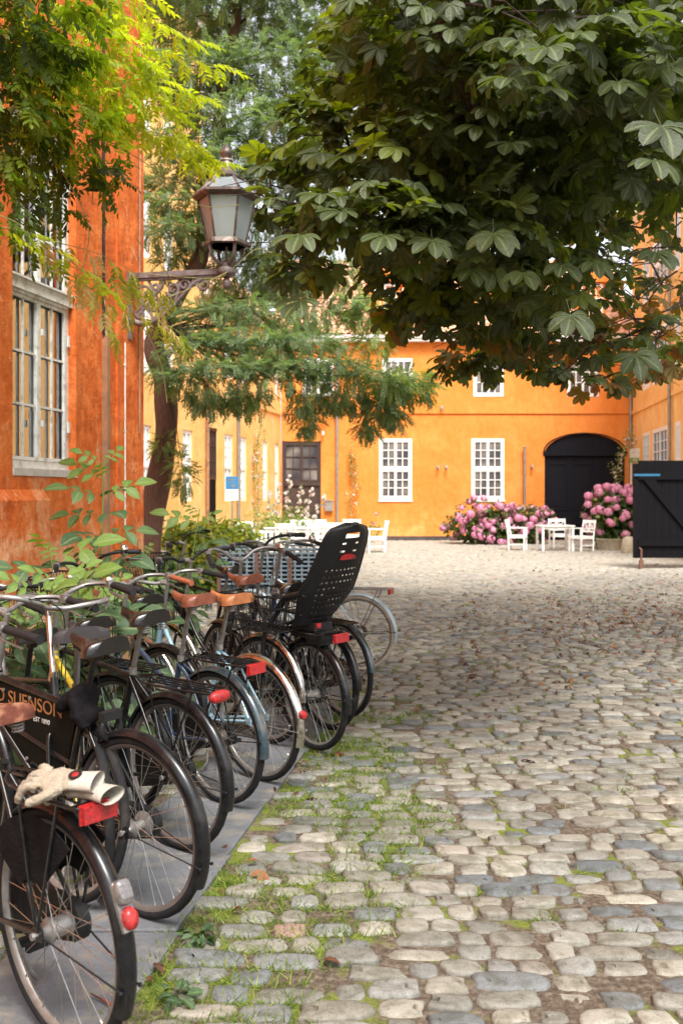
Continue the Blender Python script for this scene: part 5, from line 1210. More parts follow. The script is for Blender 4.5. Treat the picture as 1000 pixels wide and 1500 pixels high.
hero = [(800,70,3.9,1.0,-.5,-.2),(745,115,4.0,.95,-.8,0),(968,185,3.5,1.05,.1,-.3),(880,25,3.9,1.0,0,0),(935,20,4.0,1.0,.5,0),(722,342,4.6,1.05,-.1,-.3),(632,352,4.9,.85,0,-.3),(562,345,4.9,.9,-.3,-.2),(440,440,4.9,.95,-.5,-.2),(440,345,4.8,1.1,-.6,-.1),
        (500,310,4.9,.9,-.6,0),(545,290,5.0,.85,-.4,0),(650,300,5.0,.85,.1,0),(835,462,4.6,.95,.1,-.5),(822,388,4.9,.85,.1,-.2),(870,385,5.1,.8,.4,-.2),(600,390,5.3,.8,-.2,-.3),(785,110,4.3,.9,.5,0),(840,50,4.2,.9,-.3,0),(960,100,4.4,.9,.3,-.2),(700,185,4.9,.9,-.5,0),(745,210,4.8,.9,-.3,-.1),
        (510,230,5.2,.95,-.7,0),(400,290,5.3,.8,-.8,0),(385,245,5.4,.7,-.8,-.1),(470,285,5.0,.9,-.6,0),(470,225,5.3,.85,-.6,0),(790,130,4.0,.9,.6,0),(760,60,4.1,.9,-.6,0),(905,120,4.4,.95,.2,-.2),(955,235,4.0,.9,.4,-.2),(765,400,5.0,.85,-.1,-.2),(690,395,5.2,.8,-.2,-.3),(930,520,5.6,1.0,.1,-.5),(960,370,5.2,.9,.3,-.3)]
hp = np.array([W(a, b, c) for a, b, c, *_ in hero]); hd = unit(np.array([(h[4], -.75, -.35+h[5]) for h in hero])); hu = unit(np.array([(h[4]*.4, -.75, 1.0) for h in hero])+RNG.normal(0, .12, (len(hero), 3)))
P = np.concatenate([P, hp]); D = np.concatenate([D, hd]); U = np.concatenate([U, hu]); S_ = np.concatenate([S_, np.array([h[3]*1.12 for h in hero])]); tn = np.concatenate([tn, RNG.uniform(.1, .6, len(hero))])
foliage('crown', [palmate(.16, 5, 7, .46, .38, 118, .70, s) for s in range(3)]+[palmate(.155, 4, 6, .46, .50, 105, .70, s) for s in range(2)], P, D, U, S_, tn, 'leaf_chestnut', ch, None).matrix_parent_inverse = Matrix.Translation((-7.2, -9.6, 0))
br = MB(); NODES = []
for z0, e in ((3.4, W(930,470,8.3)), (3.8, W(690,370,6.6)), (3.6, W(800,300,7.4)), (4.3, W(470,255,6.2)), (4.6, W(620,110,8.2)), (4.9, W(740,60,5.4)), (5.2, W(930,120,5.2)), (4.4, W(860,200,10.5)), (5.0, W(680,180,11)),
              (5.6, Vector((3.2,4.6,7.2))), (5.8, Vector((6.4,4.5,7.4))), (6.2, Vector((9.6,7,8))), (6.0, Vector((9.5,12.6,7.6))), (5.6, Vector((5,13.5,7.2))), (7.5, Vector((7.3,9.3,9.6)))):
    s_ = Vector((7.1, 9.65, z0)); L = (e-s_).length; pts = smooth([s_, s_.lerp(e, .33)+Vector((random.uniform(-.3,.3), random.uniform(-.3,.3), .12*L)), s_.lerp(e, .68)+Vector((random.uniform(-.3,.3), random.uniform(-.3,.3), .10*L)), e], 7)
    k = len(pts); br.tube(pts, [max(.008, .075*(1-j/k)**1.2) for j in range(k)], 7); NODES += [Vector(p) for p in pts[4:]]
for i, c in enumerate(cc_):
    s_ = min(NODES, key=lambda q: (q-c).length); L = (c-s_).length
    pts = smooth([s_, s_.lerp(c, .5)+Vector((random.uniform(-.1,.1), random.uniform(-.1,.1), .10*L)), c+Vector((0,0,-.05))], 5); k = len(pts)
    br.tube(pts, [max(.004, (.008+.008*L)*(1-j/k)**1.1) for j in range(k)], 6); NODES.append(c)
    for q in range(5):
        a = pts[random.randint(k//2, k-1)]; e = Vector(c)+Vector((random.uniform(-1,1), random.uniform(-1,1), random.uniform(-.4,.3)))*.4
        br.tube([a, a.lerp(e, .5)+Vector((0,0,.05)), e], [.005, .0035, .002], 4)
# the bare twiggy part at the lower right
for i in range(70):
    a = W(random.uniform(820, 1000), random.uniform(290, 500), random.uniform(7, 9)); e = a+Vector((random.uniform(-.5,.3), random.uniform(-.3,.3), random.uniform(-.45,.15)))
    br.tube([a, a.lerp(e, .5)+Vector((random.uniform(-.06,.06), 0, random.uniform(-.05,.08))), e], [.007, .005, .0025], 4)
bo = br.build('branches', G['bark_dark'], ch); bo.matrix_parent_inverse = Matrix.Translation((-7.2, -9.6, 0))

# ------------------------------------------------------------------ locust tree in the middle
lt = empty('locust_tree', (-3.0, 16, 0), 0, 'feathery grey green locust tree with a dark leaning trunk just past the near house', 'tree')
tp = [(-3.15,16,-.1), (-3.05,16,1.2), W(243,640,16), W(240,560,16), W(226,500,16.1), W(255,440,16), W(292,380,16), W(300,300,16.2), W(320,180,16.3), W(345,40,16.4), W(350,-140,16.5)]
sp_ = smooth(tp, 5); k = len(sp_)
m = MB(); m.tube(sp_, [.215-.15*(j/k)+.015*math.sin(j*1.1) for j in range(k)], 14)
m.lathe([(.03,-.04),(.07,.0),(.05,.05),(0,.06)], 8, c=(*(W(252,590,15.85)),)); tro = m.build('trunk', G['bark'], lt); tro.matrix_parent_inverse = Matrix.Translation((3.0, -16, 0))
LC = [(250,40,17,1.1,.5,0),(330,30,16.5,1.3,.5,0),(420,20,16.5,1.2,.5,0),(480,70,16.3,.9,.45,0),(300,110,15.8,.9,.4,0),(390,110,16,1.1,.42,0),(455,150,15.8,.8,.4,0),(250,150,16.8,.7,.4,0),(340,180,15.5,.9,.35,0),(420,200,15.5,.9,.38,0),(270,215,15.8,.6,.4,0),
      (330,240,15.4,.75,.38,0),(400,265,15.4,.8,.38,0),(465,240,15.8,.7,.4,0),(250,270,15.8,.45,.45,0),(275,300,15.3,.55,.4,0),(268,340,15.2,.45,.4,0),(310,330,15.8,.6,.45,0),(380,340,16.2,.8,.5,1),(440,330,16.2,.7,.5,0),(350,400,16.5,.75,.5,1),(420,400,16.4,.8,.5,1),(480,390,16.5,.6,.5,1),(250,380,16,.3,.6,0),
      (300,460,15.2,.55,.32,0),(360,460,15.2,.7,.3,0),(300,510,14.8,.6,.3,0),(370,500,14.8,.7,.3,0),(430,505,14.8,.7,.3,0),(330,545,14.5,.65,.28,0),(400,545,14.5,.75,.28,0),(470,540,14.5,.7,.28,0),(530,555,14.5,.6,.28,0),(575,560,14.6,.45,.35,2),(600,560,14.7,.3,.5,2),(270,555,14.6,.35,.35,0),
      (560,590,14.6,.3,.55,1),(450,585,14.5,.25,.8,1),(305,580,14.7,.3,.6,1),(540,620,14.7,.14,1.0,1),(575,605,14.6,.18,.9,1),(450,615,14.6,.14,1.0,1),(360,580,14.6,.3,.5,1),(500,580,14.6,.35,.4,1),(262,680,15.6,.12,1.2,2),(270,700,15.6,.13,1.2,2),(240,650,15.8,.14,.5,2),(540,455,16.2,.45,.5,2),(550,500,16.2,.3,.6,2),(510,440,16.3,.4,.5,1),(450,460,16,.4,.5,1),
      (235,100,16.5,.35,.6,2),(222,330,16,.2,.7,2),(240,540,15,.2,.6,0),(620,565,14.8,.18,.6,2),(300,-60,16.5,1.4,.5,0),(420,-60,16.5,1.4,.5,0),(520,-30,16.5,1.0,.5,0),(520,90,17,.7,.5,0),(500,170,17,.6,.5,0)]
lv = []; tints = []; brl = MB()
for (px, py, Z, r_, fl, ty) in LC:
    c = W(px, py, Z); n = int(300*r_*r_*(1.3 if r_ > .5 else 2.2))+26
    P, D, U = cloud(c, (r_*1.05, r_, max(r_*fl*.9, .12)), n, .45, 1.1, .12 if ty != 1 else .8, .42, top=(ty == 0)); lv.append((P, D, U))
    # small hanging fringe under each pad
    n2 = n//9; a = RNG.random(n2)*6.28; q = r_*RNG.uniform(.5, 1.0, n2); P2 = np.stack([c.x+q*np.cos(a), c.y+q*np.sin(a), c.z-r_*fl*RNG.uniform(.3, 1.3, n2)], 1)
    lv.append((P2, unit(np.stack([np.cos(a)*.3, np.sin(a)*.3, -np.ones(n2)], 1)+RNG.normal(0, .2, (n2, 3))), unit(np.stack([np.cos(a), np.sin(a), np.full(n2, .3)], 1))))
    base = {0: (0, .86), 1: (.35, .9), 2: (.75, 1.0)}[ty]; tints.append(RNG.uniform(*base, n)); tints.append(RNG.uniform(.3, .95, n2))
    j = min(range(len(sp_)), key=lambda q_: abs(Vector(sp_[q_]).z-(c.z-.3))+.3*abs(q_-30)/10); s0 = Vector(sp_[max(j, 21)])
    pts = smooth([s0, s0.lerp(c, .5)+Vector((0,0,.2)), c], 5); kk = len(pts); brl.tube(pts, [max(.005, .030*(1-i/kk)**1.5) for i in range(kk)], 5)
P, D, U = cat(lv); tn = np.concatenate(tints)
foliage('crown', [pinnate(.24, 9, .044, .020, 1, .22, s) for s in range(4)], P, D, U, RNG.uniform(.8, 1.25, len(P)), tn, 'leaf_locust', lt).matrix_parent_inverse = Matrix.Translation((3.0, -16, 0))
brl.build('branches', G['bark_dark'], lt).matrix_parent_inverse = Matrix.Translation((3.0, -16, 0))

# ------------------------------------------------------------------ wisteria over the near window
vi = empty('wisteria', (-2.45, 6.6, 0), 0, 'bright green wisteria trailing over the near window towards the lantern', 'climbing plant')
VM = Matrix.Translation((2.45, -6.6, 0))
lv = []; tints = []; sv = MB(); pale = []
for (px, py, Z, r_, fl, n, lo, hi) in [(10,20,5.6,.36,.7,110,0,.5),(40,80,5.8,.30,.7,70,.1,.7),(10,150,5.7,.26,.7,60,0,.6),(80,165,6.2,.26,.7,46,.2,.8),(50,210,6.2,.20,.7,30,0,.5),(115,195,6.4,.18,.7,16,.4,1),(95,50,6.2,.30,.6,46,.5,1),(165,90,6.6,.32,.5,44,.6,1),(60,-30,5.6,.4,.6,80,.2,.7),(150,-20,6.4,.3,.6,30,.6,1),(130,130,6.3,.25,.5,22,.5,1),
    (200,130,6.9,.25,.4,24,.7,1),(100,235,6.6,.16,.9,16,0,.45),(70,250,6.6,.14,.9,14,0,.4),(150,230,6.7,.14,.6,9,.1,.6),(165,265,6.8,.08,.8,4,0,.4),(230,185,7.2,.2,.4,14,.7,1),(0,230,5.8,.2,.6,24,.2,.6),(5,290,5.8,.14,1,12,0,.4),(80,300,6.8,.12,.9,8,0,.4)]:
    c = W(px, py, Z); P, D, U = cloud(c, (r_, r_, r_*fl), n, .3, .75, .30, .38); lv.append((P, D, U)); tints.append(RNG.uniform(lo, hi, n))
def strand(pts, nl, lo, hi, r=.004, spread=.5, store=None, sc=1.0):
    ps = smooth([W(*p) for p in pts], 6); sv.tube(ps, [max(.0018, r*(1-.7*i/len(ps))) for i in range(len(ps))], 5)
    P = []; D = []; U = []
    for i in range(nl):
        t = (i+.5)/nl*(len(ps)-1); a = int(t); q = ps[a].lerp(ps[min(a+1, len(ps)-1)], t-a); tg = (ps[min(a+1, len(ps)-1)]-ps[max(0, a-1)]).normalized()
        sd_ = tg.cross(Vector((0,0,1))).normalized()*(1 if i % 2 else -1); P.append(q); D.append(tg*.6+sd_*spread+Vector((0,0,random.uniform(-.5,.1)))); U.append(Vector((random.uniform(-.4,.4), random.uniform(-.5,.1), 1)))
    r_ = (np.array(P), unit(np.array(D)), np.array(U))
    if store is None: lv.append(r_); tints.append(RNG.uniform(lo, hi, nl))
    else: store.append(r_)
for s in [([(100,60,6.4),(180,90,6.8),(260,130,7.2),(300,140,7.5)],18,.6,1), ([(60,120,6.2),(150,160,6.8),(240,200,7.4),(290,222,7.8),(325,238,8.1)],20,.6,1), ([(120,150,6.4),(200,190,7.0),(260,205,7.5),(290,212,7.8)],16,.6,1),
          ([(150,20,6.4),(220,30,6.9),(290,60,7.3)],14,.6,1), ([(90,110,6.2),(190,150,6.9),(270,165,7.4)],18,.6,1), ([(170,60,6.6),(250,80,7.2),(330,100,7.6)],14,.7,1), ([(250,190,7.6),(270,225,7.9),(290,240,8.0)],5,.7,1),
          ([(130,200,6.6),(150,240,6.7),(160,290,6.8)],7,.2,.6), ([(30,220,5.9),(60,270,6.0),(50,320,6.0)],7,0,.4), ([(90,210,6.4),(95,260,6.5),(85,320,6.5)],8,0,.4), ([(150,80,6.5),(180,180,6.8),(170,260,6.9)],9,.3,.8),
          ([(-20,330,5.4),(50,345,5.8),(120,395,6.3),(160,420,6.6)],12,.5,.9), ([(-20,310,5.4),(30,330,5.6),(60,380,5.8)],6,.2,.7)]: strand(*s)
st_p = []
for s in [([(60,370,6.4),(130,400,6.8),(200,415,7.2),(250,430,7.6)],16), ([(100,400,6.6),(170,445,7.0),(230,470,7.4),(270,490,7.6)],15), ([(120,410,6.7),(160,470,6.8),(170,500,6.9)],7), ([(60,350,6.3),(140,370,6.9),(200,400,7.2)],9), ([(190,400,7.6),(230,450,7.8),(250,480,7.9)],8)]: strand(s[0], s[1], 0, 1, store=st_p)
# bare whips
for pts in [[(150,200,6.8),(230,250,7.4),(290,300,8.0),(350,300,8.4)], [(235,440,8.2),(330,400,8.8),(375,365,8.9),(405,375,8.9)], [(200,350,7.6),(245,400,8),(250,415,8.1)], [(205,470,7.6),(235,530,7.8),(245,590,7.9)], [(120,60,6.4),(140,200,6.7),(135,300,6.8)], [(205,400,8.2),(300,408,8.7),(330,403,8.8)], [(20,160,6),(90,250,6.4),(130,330,6.6),(120,400,6.7)]]:
    ps = smooth([W(*p) for p in pts], 6); sv.tube(ps, .0035, 5)
sv.tube(smooth([(-2.7,6.2,.0),(-2.68,6.2,1.2),(-2.72,6.1,2.6),W(40,120,5.9),W(60,40,5.8)]), .018, 7)
P, D, U = cat(lv); tn = np.concatenate(tints); WT = [pinnate(.20, 5, .058, .022, 3, .25, s, 55) for s in range(4)]
foliage('leaves', WT, P, D, U, RNG.uniform(.75, 1.1, len(P)), tn, 'leaf_wisteria', vi).matrix_parent_inverse = VM
P, D, U = cat(st_p); D = unit(D+np.array([0,0,-.5])); o = foliage('young_leaves', [pinnate(.17, 4, .075, .022, 3, .5, s, 50) for s in range(3)], P, D, U, RNG.uniform(.7, 1.0, len(P)), RNG.random(len(P)), 'leaf_wisteria_pale', vi); o.matrix_parent_inverse = VM; o['label'] = 'pale yellow and pinkish young leaves'
sv.build('stems', G['vine_stem'], vi).matrix_parent_inverse = VM

# ------------------------------------------------------------------ young elder like plants behind the bicycles
BIG = [combine([(mv(rotz(v, R(a))*np.array([s,s,s,1]), x_, 0), f) for (a, s, x_, (v, f)) in ((0,1,.16,leaflet(.15,.085,5,.42,.22,.30)), (62,.85,.10,leaflet(.14,.08,4,.42,.22,.35)), (-62,.85,.10,leaflet(.14,.08,4,.42,.22,.35)), (70,.7,.03,leaflet(.13,.07,4,.42,.2,.35)), (-70,.7,.03,leaflet(.13,.07,4,.42,.2,.35)))]+[(np.array([(-.06,-.002,.0),(.17,-.0015,0),(.17,.0015,0),(-.06,.002,0)]), np.array([(0,1,2,3)]))])]
def sapling(name, px, Z, ztop, n, label, lean=(0,0), sc=1.0, z0=0.0, cat_='plant'):
    b = Vector(((px-500)/F*Z, Z, 0)); o = empty(name, b, 0, label, cat_)
    tp_ = Vector((lean[0], lean[1], ztop)); ps = smooth([(0,0,0), tp_*.5+Vector((.03,0,0)), tp_], 8); m = MB(); k = len(ps); m.tube(ps, [.011*(1-.75*i/k) for i in range(k)], 6); m.build('stem', G['stem_green'], o)
    P = []; D = []; U = []; S = []; r_ = []
    for i in range(n):
        t = .25+.75*(i+.5)/n; q = ps[min(k-1, int(t*(k-1)))]; a = i*2.4+random.uniform(-.4, .4); up_ = .55*t if t > .85 else .05
        d = Vector((math.cos(a), math.sin(a), up_+random.uniform(-.15, .2))); P.append(q+d*.05); D.append(d); U.append(Vector((d.x*.3+random.uniform(-.3,.3), d.y*.3-.75, 1))); S.append(1.25*sc*(.55 if t > .9 else random.uniform(.85, 1.2))); r_.append(.95 if t > .85 else random.uniform(0, .75))
    foliage('leaves', BIG, np.array(P), unit(np.array(D)), unit(np.array(U)), np.array(S), np.array(r_), 'leaf_plant', o); return o
sapling('elder_sapling', 122, 6.9, 1.90, 26, 'tallest leafy sapling, against the near orange wall right of the window', (.15, 0), 1.0)
sapling('elder_sapling', 88, 6.5, 1.30, 16, 'leafy sapling at the foot of the tallest one, left of it by the wall', (-.05, -.05), 1.1)
sapling('elder_sapling', 243, 8.8, 1.50, 15, 'leafy sapling rising between the trunk of the tree and the bicycle handlebars', (.30, 0), .95)
sapling('elder_sapling', 20, 5.0, 1.15, 22, 'leafy sapling behind the second bicycle at the left edge', (.1, .1), 1.0)
sapling('elder_sapling', 75, 5.3, 1.18, 22, 'leafy sapling behind the lettered sign panel', (.05, 0), .95)
sapling('elder_sapling', 130, 5.7, 1.10, 18, 'leafy sapling behind the glossy black saddles', (.1, -.05), .9)
sapling('elder_sapling', 185, 6.6, 1.02, 14, 'leafy sapling behind the brown grips', (.05, 0), .9)
sapling('elder_sapling', 205, 8.3, 1.16, 12, 'small sapling at the very corner of the near orange house', (.0, 0), .8)
sapling('elder_sapling', -40, 4.6, 1.05, 18, 'leafy sapling cut off by the left edge', (.1, .1), 1.0)

# ------------------------------------------------------------------ shrubs, flowers and climbers in the yard
SM = [leaflet(.09, .05, 2, .45, .2, .2)]; MD = [leaflet(.15, .10, 3, .45, .2, .3)]
def bush(name, c, r, n, mat, label, temps=SM, sc=1.0, cat_='shrub', group=None, clumps=9, flower=None):
    c = Vector(c); o = empty(name, (c.x, c.y, 0), 0, label, cat_, group); lv = []
    for i in range(clumps):
        a = random.uniform(0, 6.28); q = random.uniform(.2, .62); cc = (r[0]*q*math.cos(a), r[1]*q*math.sin(a), c.z*.45+random.uniform(.0, .5)*r[2]); rr = random.uniform(.42, .62)
        P, D, U = cloud(cc, (r[0]*rr, r[1]*rr, r[2]*rr), n//clumps, .6, .6, .25, .4); lv.append((P, D, U))
    P, D, U = cat(lv); P[:, 2] = np.maximum(P[:, 2], .03)
    foliage('leaves', temps, P, D, U, RNG.uniform(.7, 1.2, len(P))*sc, RNG.random(len(P)), mat, o)
    m = MB()
    for i in range(12): e = P[random.randrange(len(P))]; m.tube([(random.uniform(-.1,.1), random.uniform(-.1,.1), 0), (e[0]*.4, e[1]*.4, e[2]*.6), tuple(e)], [.012,.008,.004], 5)
    m.build('stems', G['stem_green'], o); return o, P
def px_(p, Z): return (p-500)/F*Z
for (px, Z, rx, h_, mat, lab) in [(232, 15.0, .5, .75, 'leaf_plant', 'dark green bush at the foot of the tree trunk'), (268, 19, .8, 1.5, 'leaf_bush', 'yellow green bush right of the tree trunk'), (305, 22, .9, 1.55, 'leaf_bush', 'yellow green bush below the dark doorway'),
      (340, 24, .8, 1.35, 'leaf_bush', 'yellow green bush under the blue notice sign'), (385, 27.5, .8, 1.5, 'leaf_rose', 'pale green bush behind the leftmost garden chair'), (425, 31, .9, 1.6, 'leaf_rose', 'pale green bush below the hollyhocks'), (285, 16.5, .6, .9, 'leaf_bush', 'low yellow green bush in front of the tree bed')]:
    bush('shrub', (px_(px, Z), Z, h_*.5), (rx, rx*.8, h_*.62), 1500, mat, lab, MD if mat != 'leaf_rose' else SM, 1.0, 'shrub', 'bushes in the bed along the left houses')
def head_mesh():
    lv = cloud((0,0,0), (.085,.085,.07), 46, .92, 1, 0, .15); P = lv[0]; n_ = unit(P); tv, tf = np.array([(-.026,-.026,0),(.026,-.026,.004),(.026,.026,0),(-.026,.026,.004)]), np.array([(0,1,2,3)])
    t = unit(np.cross(n_, RNG.normal(size=n_.shape))); V, Fc, r = scatter(tv, tf, P, basis(t, n_), np.ones(len(P)), RNG.random(len(P)))
    return mesh_np('flower_head', V, Fc, r, G['petal_pink'])
HMS = [head_mesh() for _ in range(4)]
def hydrangea(c, r, n, heads, label):
    o, P = bush('hydrangea_bush', c, r, n, 'leaf_hydrangea', label, MD, 1.0, 'bush', 'pink hydrangea bushes', 16)
    k = 0; P = P[RNG.permutation(len(P))]; used = []
    for q in P:
        v = Vector(q); dd_ = (v.x/r[0])**2+(v.y/r[1])**2+((v.z-c[2]*.6)/(r[2]*1.0))**2
        if dd_ < .42 or v.y > r[1]*.35 or any((v-w_).length < .125 for w_ in used): continue
        used.append(v); f = link('flower_head', HMS[k % 4], o, Matrix.Translation(v+Vector((v.x/r[0]*.05, v.y/r[1]*.10-.03, .05))) @ Matrix.Scale(random.uniform(1.15, 1.75), 4)); k += 1
        if k >= heads: break
hydrangea((px_(725, 33.6), 33.6, .85), (1.95, .9, 1.1), 4200, 100, 'wide pink hydrangea bush between the right lower window and the dark gate')
hydrangea((px_(903, 30.5), 30.5, 1.05), (1.15, .9, 1.5), 3800, 100, 'tall pink hydrangea bush between the dark gate and the black plank gate')
m = MB(); m.lathe([(.0,.0),(.34,.0),(.40,.30),(.43,.34),(.39,.35),(.36,.28),(0,.27)], 20, c=(px_(893,29.6),29.6,0)); tag(m.build('planter', G['granite']), 'low round stone planter under the right pink bush', 'planter')
def climber(name, root, pts, r_, n, mat, label, flowers=0):
    root = Vector(root); o = empty(name, root, 0, label, 'climbing plant'); lv = []
    for i in range(len(pts)-1):
        a, b = Vector(pts[i]), Vector(pts[i+1])
        for t in (0, .33, .66): q = a.lerp(b, t)+Vector((random.uniform(-.1,.1),0,0)); lv.append(cloud(q, (r_*random.uniform(.5,1.2), .12, r_*1.3), max(4, n//(3*(len(pts)-1))), .2, .5, .3, .5))
    P, D, U = cat(lv); P[:, 1] = np.minimum(P[:, 1], .12); foliage('leaves', SM, P, D, U, RNG.uniform(.7, 1.1, len(P)), RNG.random(len(P)), mat, o)
    m = MB(); m.tube(smooth([(0,0,0)]+list(pts)), .012, 5); m.build('stem', G['vine_stem'], o)
    if flowers:
        s = RNG.integers(0, len(P), flowers); Pq = P[s]+RNG.normal(0, .04, (flowers, 3))-np.array([0,.06,0]); k = 8
        Pp = np.repeat(Pq, k, 0)+RNG.normal(0, .018, (flowers*k, 3)); tq = (np.array([(-.024,-.024,0),(.024,-.024,.006),(.024,.024,0),(-.024,.024,.006)]), np.array([(0,1,2,3)]))
        foliage('flowers', [tq], Pp, unit(RNG.normal(size=Pp.shape)), unit(RNG.normal(size=Pp.shape)), np.ones(len(Pp)), RNG.random(len(Pp)), 'petal_white', o)
climber('climbing_rose', (px_(517, 35.8), 35.8, 0), [(0,-.05,.5),(-.1,-.02,1.4),(.05,0,2.3),(-.05,0,2.9),(0,0,3.4)], .22, 420, 'leaf_rose', 'leafy climber on the far wall between the brown door and the first window', 10)
xw = lambda Z: -9.976+SL*Z
climber('climbing_rose', (xw(32.8)+.15, 32.8, 0), [(0,0,.8),(.0,-.1,2.0),(-.05,-.1,3.0),(.1,0,4.1)], .30, 520, 'leaf_rose', 'pale rose climbing the left side wing between its narrow windows', 26)
climber('climbing_rose', (px_(440, 35.8), 35.8, 4.6), [(0,-.05,.1),(.5,-.02,.25),(.9,0,-.1),(1.5,0,.3)], .25, 240, 'leaf_rose', 'climber trailing along the wall above the brown door', 0)
climber('climbing_rose', (9.9, 34.2, 0), [(0,0,1.0),(-.5,0,2.2),(-.2,0,3.2),(.1,0,3.9)], .30, 420, 'leaf_rose', 'rambling rose beside the for sale sign in the right corner', 18)
tq = (np.array([(-.03,-.03,0),(.03,-.03,.008),(.03,.03,0),(-.03,.03,.008)]), np.array([(0,1,2,3)]))
for (px, Z, h_, ln, lab) in [(403, 29.0, 2.0, .1, 'hollyhock with white flowers, leftmost of its row'), (418, 30.0, 2.3, .15, 'tallest white hollyhock, below the left end of the brown door'), (430, 29.5, 2.0, .25, 'white hollyhock before the left half of the brown door'), (440, 29.2, 1.9, .35, 'white hollyhock before the middle of the brown door'),
                              (448, 29.8, 1.7, .6, 'hollyhock leaning far to the right before the brown door'), (395, 30.5, 1.9, 0, 'hollyhock standing close to the left wing near the corner'), (545, 34.5, 1.3, .05, 'single hollyhock with a pink flower right of the climber on the far wall')]:
    o = empty('hollyhock', (px_(px, Z), Z, 0), 0, lab, 'flower', 'hollyhocks by the left tables'); ps = smooth([(0,0,0), (ln*.4,0,h_*.55), (ln,0,h_)], 8); m = MB(); m.tube(ps, [.014*(1-.6*i/len(ps)) for i in range(len(ps))], 5); m.build('stem', G['stem_green'], o)
    P, D, U = cloud((ln*.2,0,h_*.35), (.28,.25,h_*.34), 46, .3, .6, .2, .4); foliage('leaves', MD, P, D, U, RNG.uniform(.6,1.1,46), RNG.random(46)*.8, 'leaf_rose', o)
    nf = 12 if px < 500 else 2
    Q0 = np.array([ps[int((.5+.48*i/nf)*(len(ps)-1))] for i in range(nf)])+RNG.normal(0, .05, (nf, 3))
    for q0 in Q0:
      Q = q0[None]+RNG.normal(0, .020, (10, 3))
      foliage('flower', [tq], Q, unit(RNG.normal(size=Q.shape)), unit(RNG.normal(size=Q.shape)), np.ones(len(Q)), RNG.random(len(Q)), 'petal_white' if px < 500 else 'petal_pink', o)

# ------------------------------------------------------------------ grass, weeds, fallen leaves
def grass_mask(x, y):
    t = x-EDGE(y); n_ = np.sin(3.1*x+1.3*y)+np.sin(1.7*y-2.2*x+1)+.7*np.sin(5.3*y+2*x)+.6*np.sin(7*x-3*y)
    core = np.exp(-((t-.42)/.42)**2)*(y < 10)*1.5; core += np.exp(-((t-.03)/.10)**2)*.9*(y < 9.5); return core*(1+.55*n_)*np.clip((8.6-y)/1.6, .12, 1)
N_ = 90000; yy = 2.6+RNG.random(N_)**.8*8; xx = EDGE(yy)+RNG.uniform(-.05, 1.7, N_)
# blades sprout from the joints between stones
rw = np.array(ROWS); on_row = RNG.random(N_) < .72
ry = rw[np.clip(np.searchsorted(rw, yy), 0, len(rw)-1)]; yj = np.where(on_row, ry+RNG.normal(0, .016, N_), yy); yj = yj+wob(xx, yj)*on_row
keep = RNG.random(N_) < np.clip(grass_mask(xx, yj)-.55, 0, 1)
gx_, gy_ = xx[keep], yj[keep]
# sparse tufts elsewhere in the yard
tu = 260; tx_ = RNG.uniform(-.3, 5, tu); ty_ = RNG.uniform(3.5, 22, tu); ty_ = rw[np.clip(np.searchsorted(rw, ty_), 0, len(rw)-1)]
tx_ = tx_*ty_/16; k = 16; gx2 = np.repeat(tx_, k)+RNG.normal(0, .035, tu*k); gy2 = np.repeat(ty_+wob(tx_, ty_), k)+RNG.normal(0, .016, tu*k)
gx_ = np.concatenate([gx_, gx2]); gy_ = np.concatenate([gy_, gy2]); n = len(gx_)
bl_ = [(np.array([(0,-.0022,0),(.022,-.0018,.0),(.045,-.0003,-.004),(.045,.0003,-.004),(.022,.0018,0),(0,.0022,0)]), np.array([(0,1,4,5),(1,2,3,4)]))]
Dg = unit(np.stack([RNG.normal(0, 1.0, n), RNG.normal(0, 1.0, n), np.ones(n)], 1)); Ug = unit(RNG.normal(size=(n, 3)))
tag(foliage('grass', bl_, np.stack([gx_, gy_, np.full(n, .005)], 1), Dg, Ug, RNG.uniform(.45, 1.25, n), RNG.random(n), 'grass_blade'), 'short grass growing in the cobble joints along the kerb', 'grass', kind='stuff')
n = 900; a = RNG.random(n); yy = np.where(a < .75, RNG.normal(14, 2.6, n), RNG.uniform(8, 30, n)); yy = np.clip(yy, 3.3, 34); xx = np.where(RNG.random(n) < .5, RNG.uniform(-.02, .36, n)*yy, RNG.uniform(.12, .40, n)*yy)
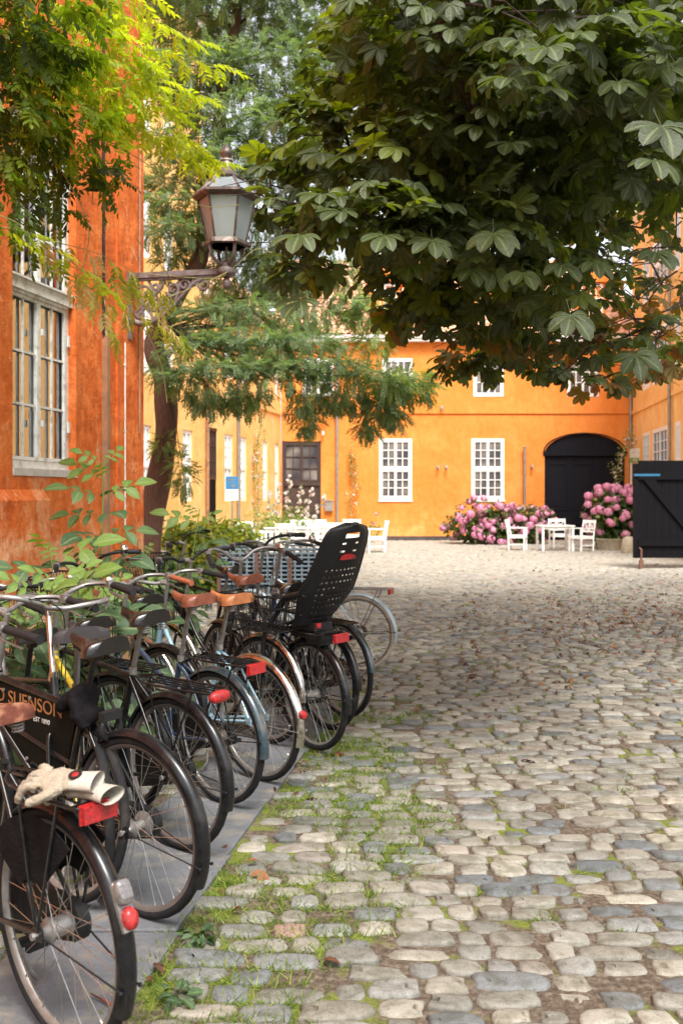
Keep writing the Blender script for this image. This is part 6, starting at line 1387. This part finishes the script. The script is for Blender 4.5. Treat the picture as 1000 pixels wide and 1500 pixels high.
k2 = 46; yq = RNG.normal(12.5, 1.6, 420); xx = np.concatenate([xx, yq*RNG.uniform(.20, .40, 420)]); yy = np.concatenate([yy, yq]); n += 420; yk = RNG.uniform(2.9, 9, k2); xk = EDGE(yk)+RNG.gamma(1.3, .16, k2)-.12*(RNG.random(k2) < .5); xx = np.concatenate([xx, xk]); yy = np.concatenate([yy, yk]); n += k2
ok = (xx > EDGE(yy)+.02) | (RNG.random(n) < .25); xx, yy = xx[ok], yy[ok]; n = len(xx)
DL = [leaflet(.09, .045, 3, .55, .5, .35), leaflet(.07, .04, 3, .5, -.4, .5), combine([(rotz(v, q), f) for q in (-.9, 0, .8) for v, f in [leaflet(.10, .04, 3, .6, .4, .5)]])]
Ud = unit(np.stack([RNG.normal(0, .3, n), RNG.normal(0, .3, n), np.ones(n)], 1)); Dd = unit(np.stack([RNG.normal(size=n), RNG.normal(size=n), RNG.normal(0, .15, n)], 1))
tag(foliage('fallen_leaves', DL, np.stack([xx, yy, RNG.uniform(.034, .045, n)], 1), Dd, Ud, RNG.uniform(.35, .68, n), RNG.random(n), 'dry_leaf'), 'dry brown and orange leaves scattered over the cobbles', 'fallen leaves', kind='stuff')
for (px, py, s, lab) in [(290, 1375, .5, 'small dark weed growing by the kerb between the cobbles near the second wheel'), (262, 1462, .4, 'small weed in the lower left corner between the cobbles')]:
    Z = 1.58*F/(py-727); b = Vector((px_(px, Z), Z, .02)); o = empty('weed', b, 0, lab, 'weed'); n = 34
    P, D, U = cloud((0,0,.02), (.05,.05,.02), n, .3, .8, .1, .4); foliage('leaves', [leaflet(.05,.026,3,.5,.2,.3)], P, D, U, RNG.uniform(.6,1.1,n), RNG.random(n)*.6, 'leaf_plant', o)
m = MB(); m.tube(smooth([W(133,1455,3.15)+Vector((0,0,0)), W(155,1465,3.1), W(175,1476,3.05)]), .004, 6)
tw = m.build('fallen_twig', G['twig_red']); 
for v in tw.data.vertices: v.co.z = .037+.006*math.sin(v.index)
tag(tw, 'thin brown twig lying on the slate slab under the nearest wheel', 'twig')
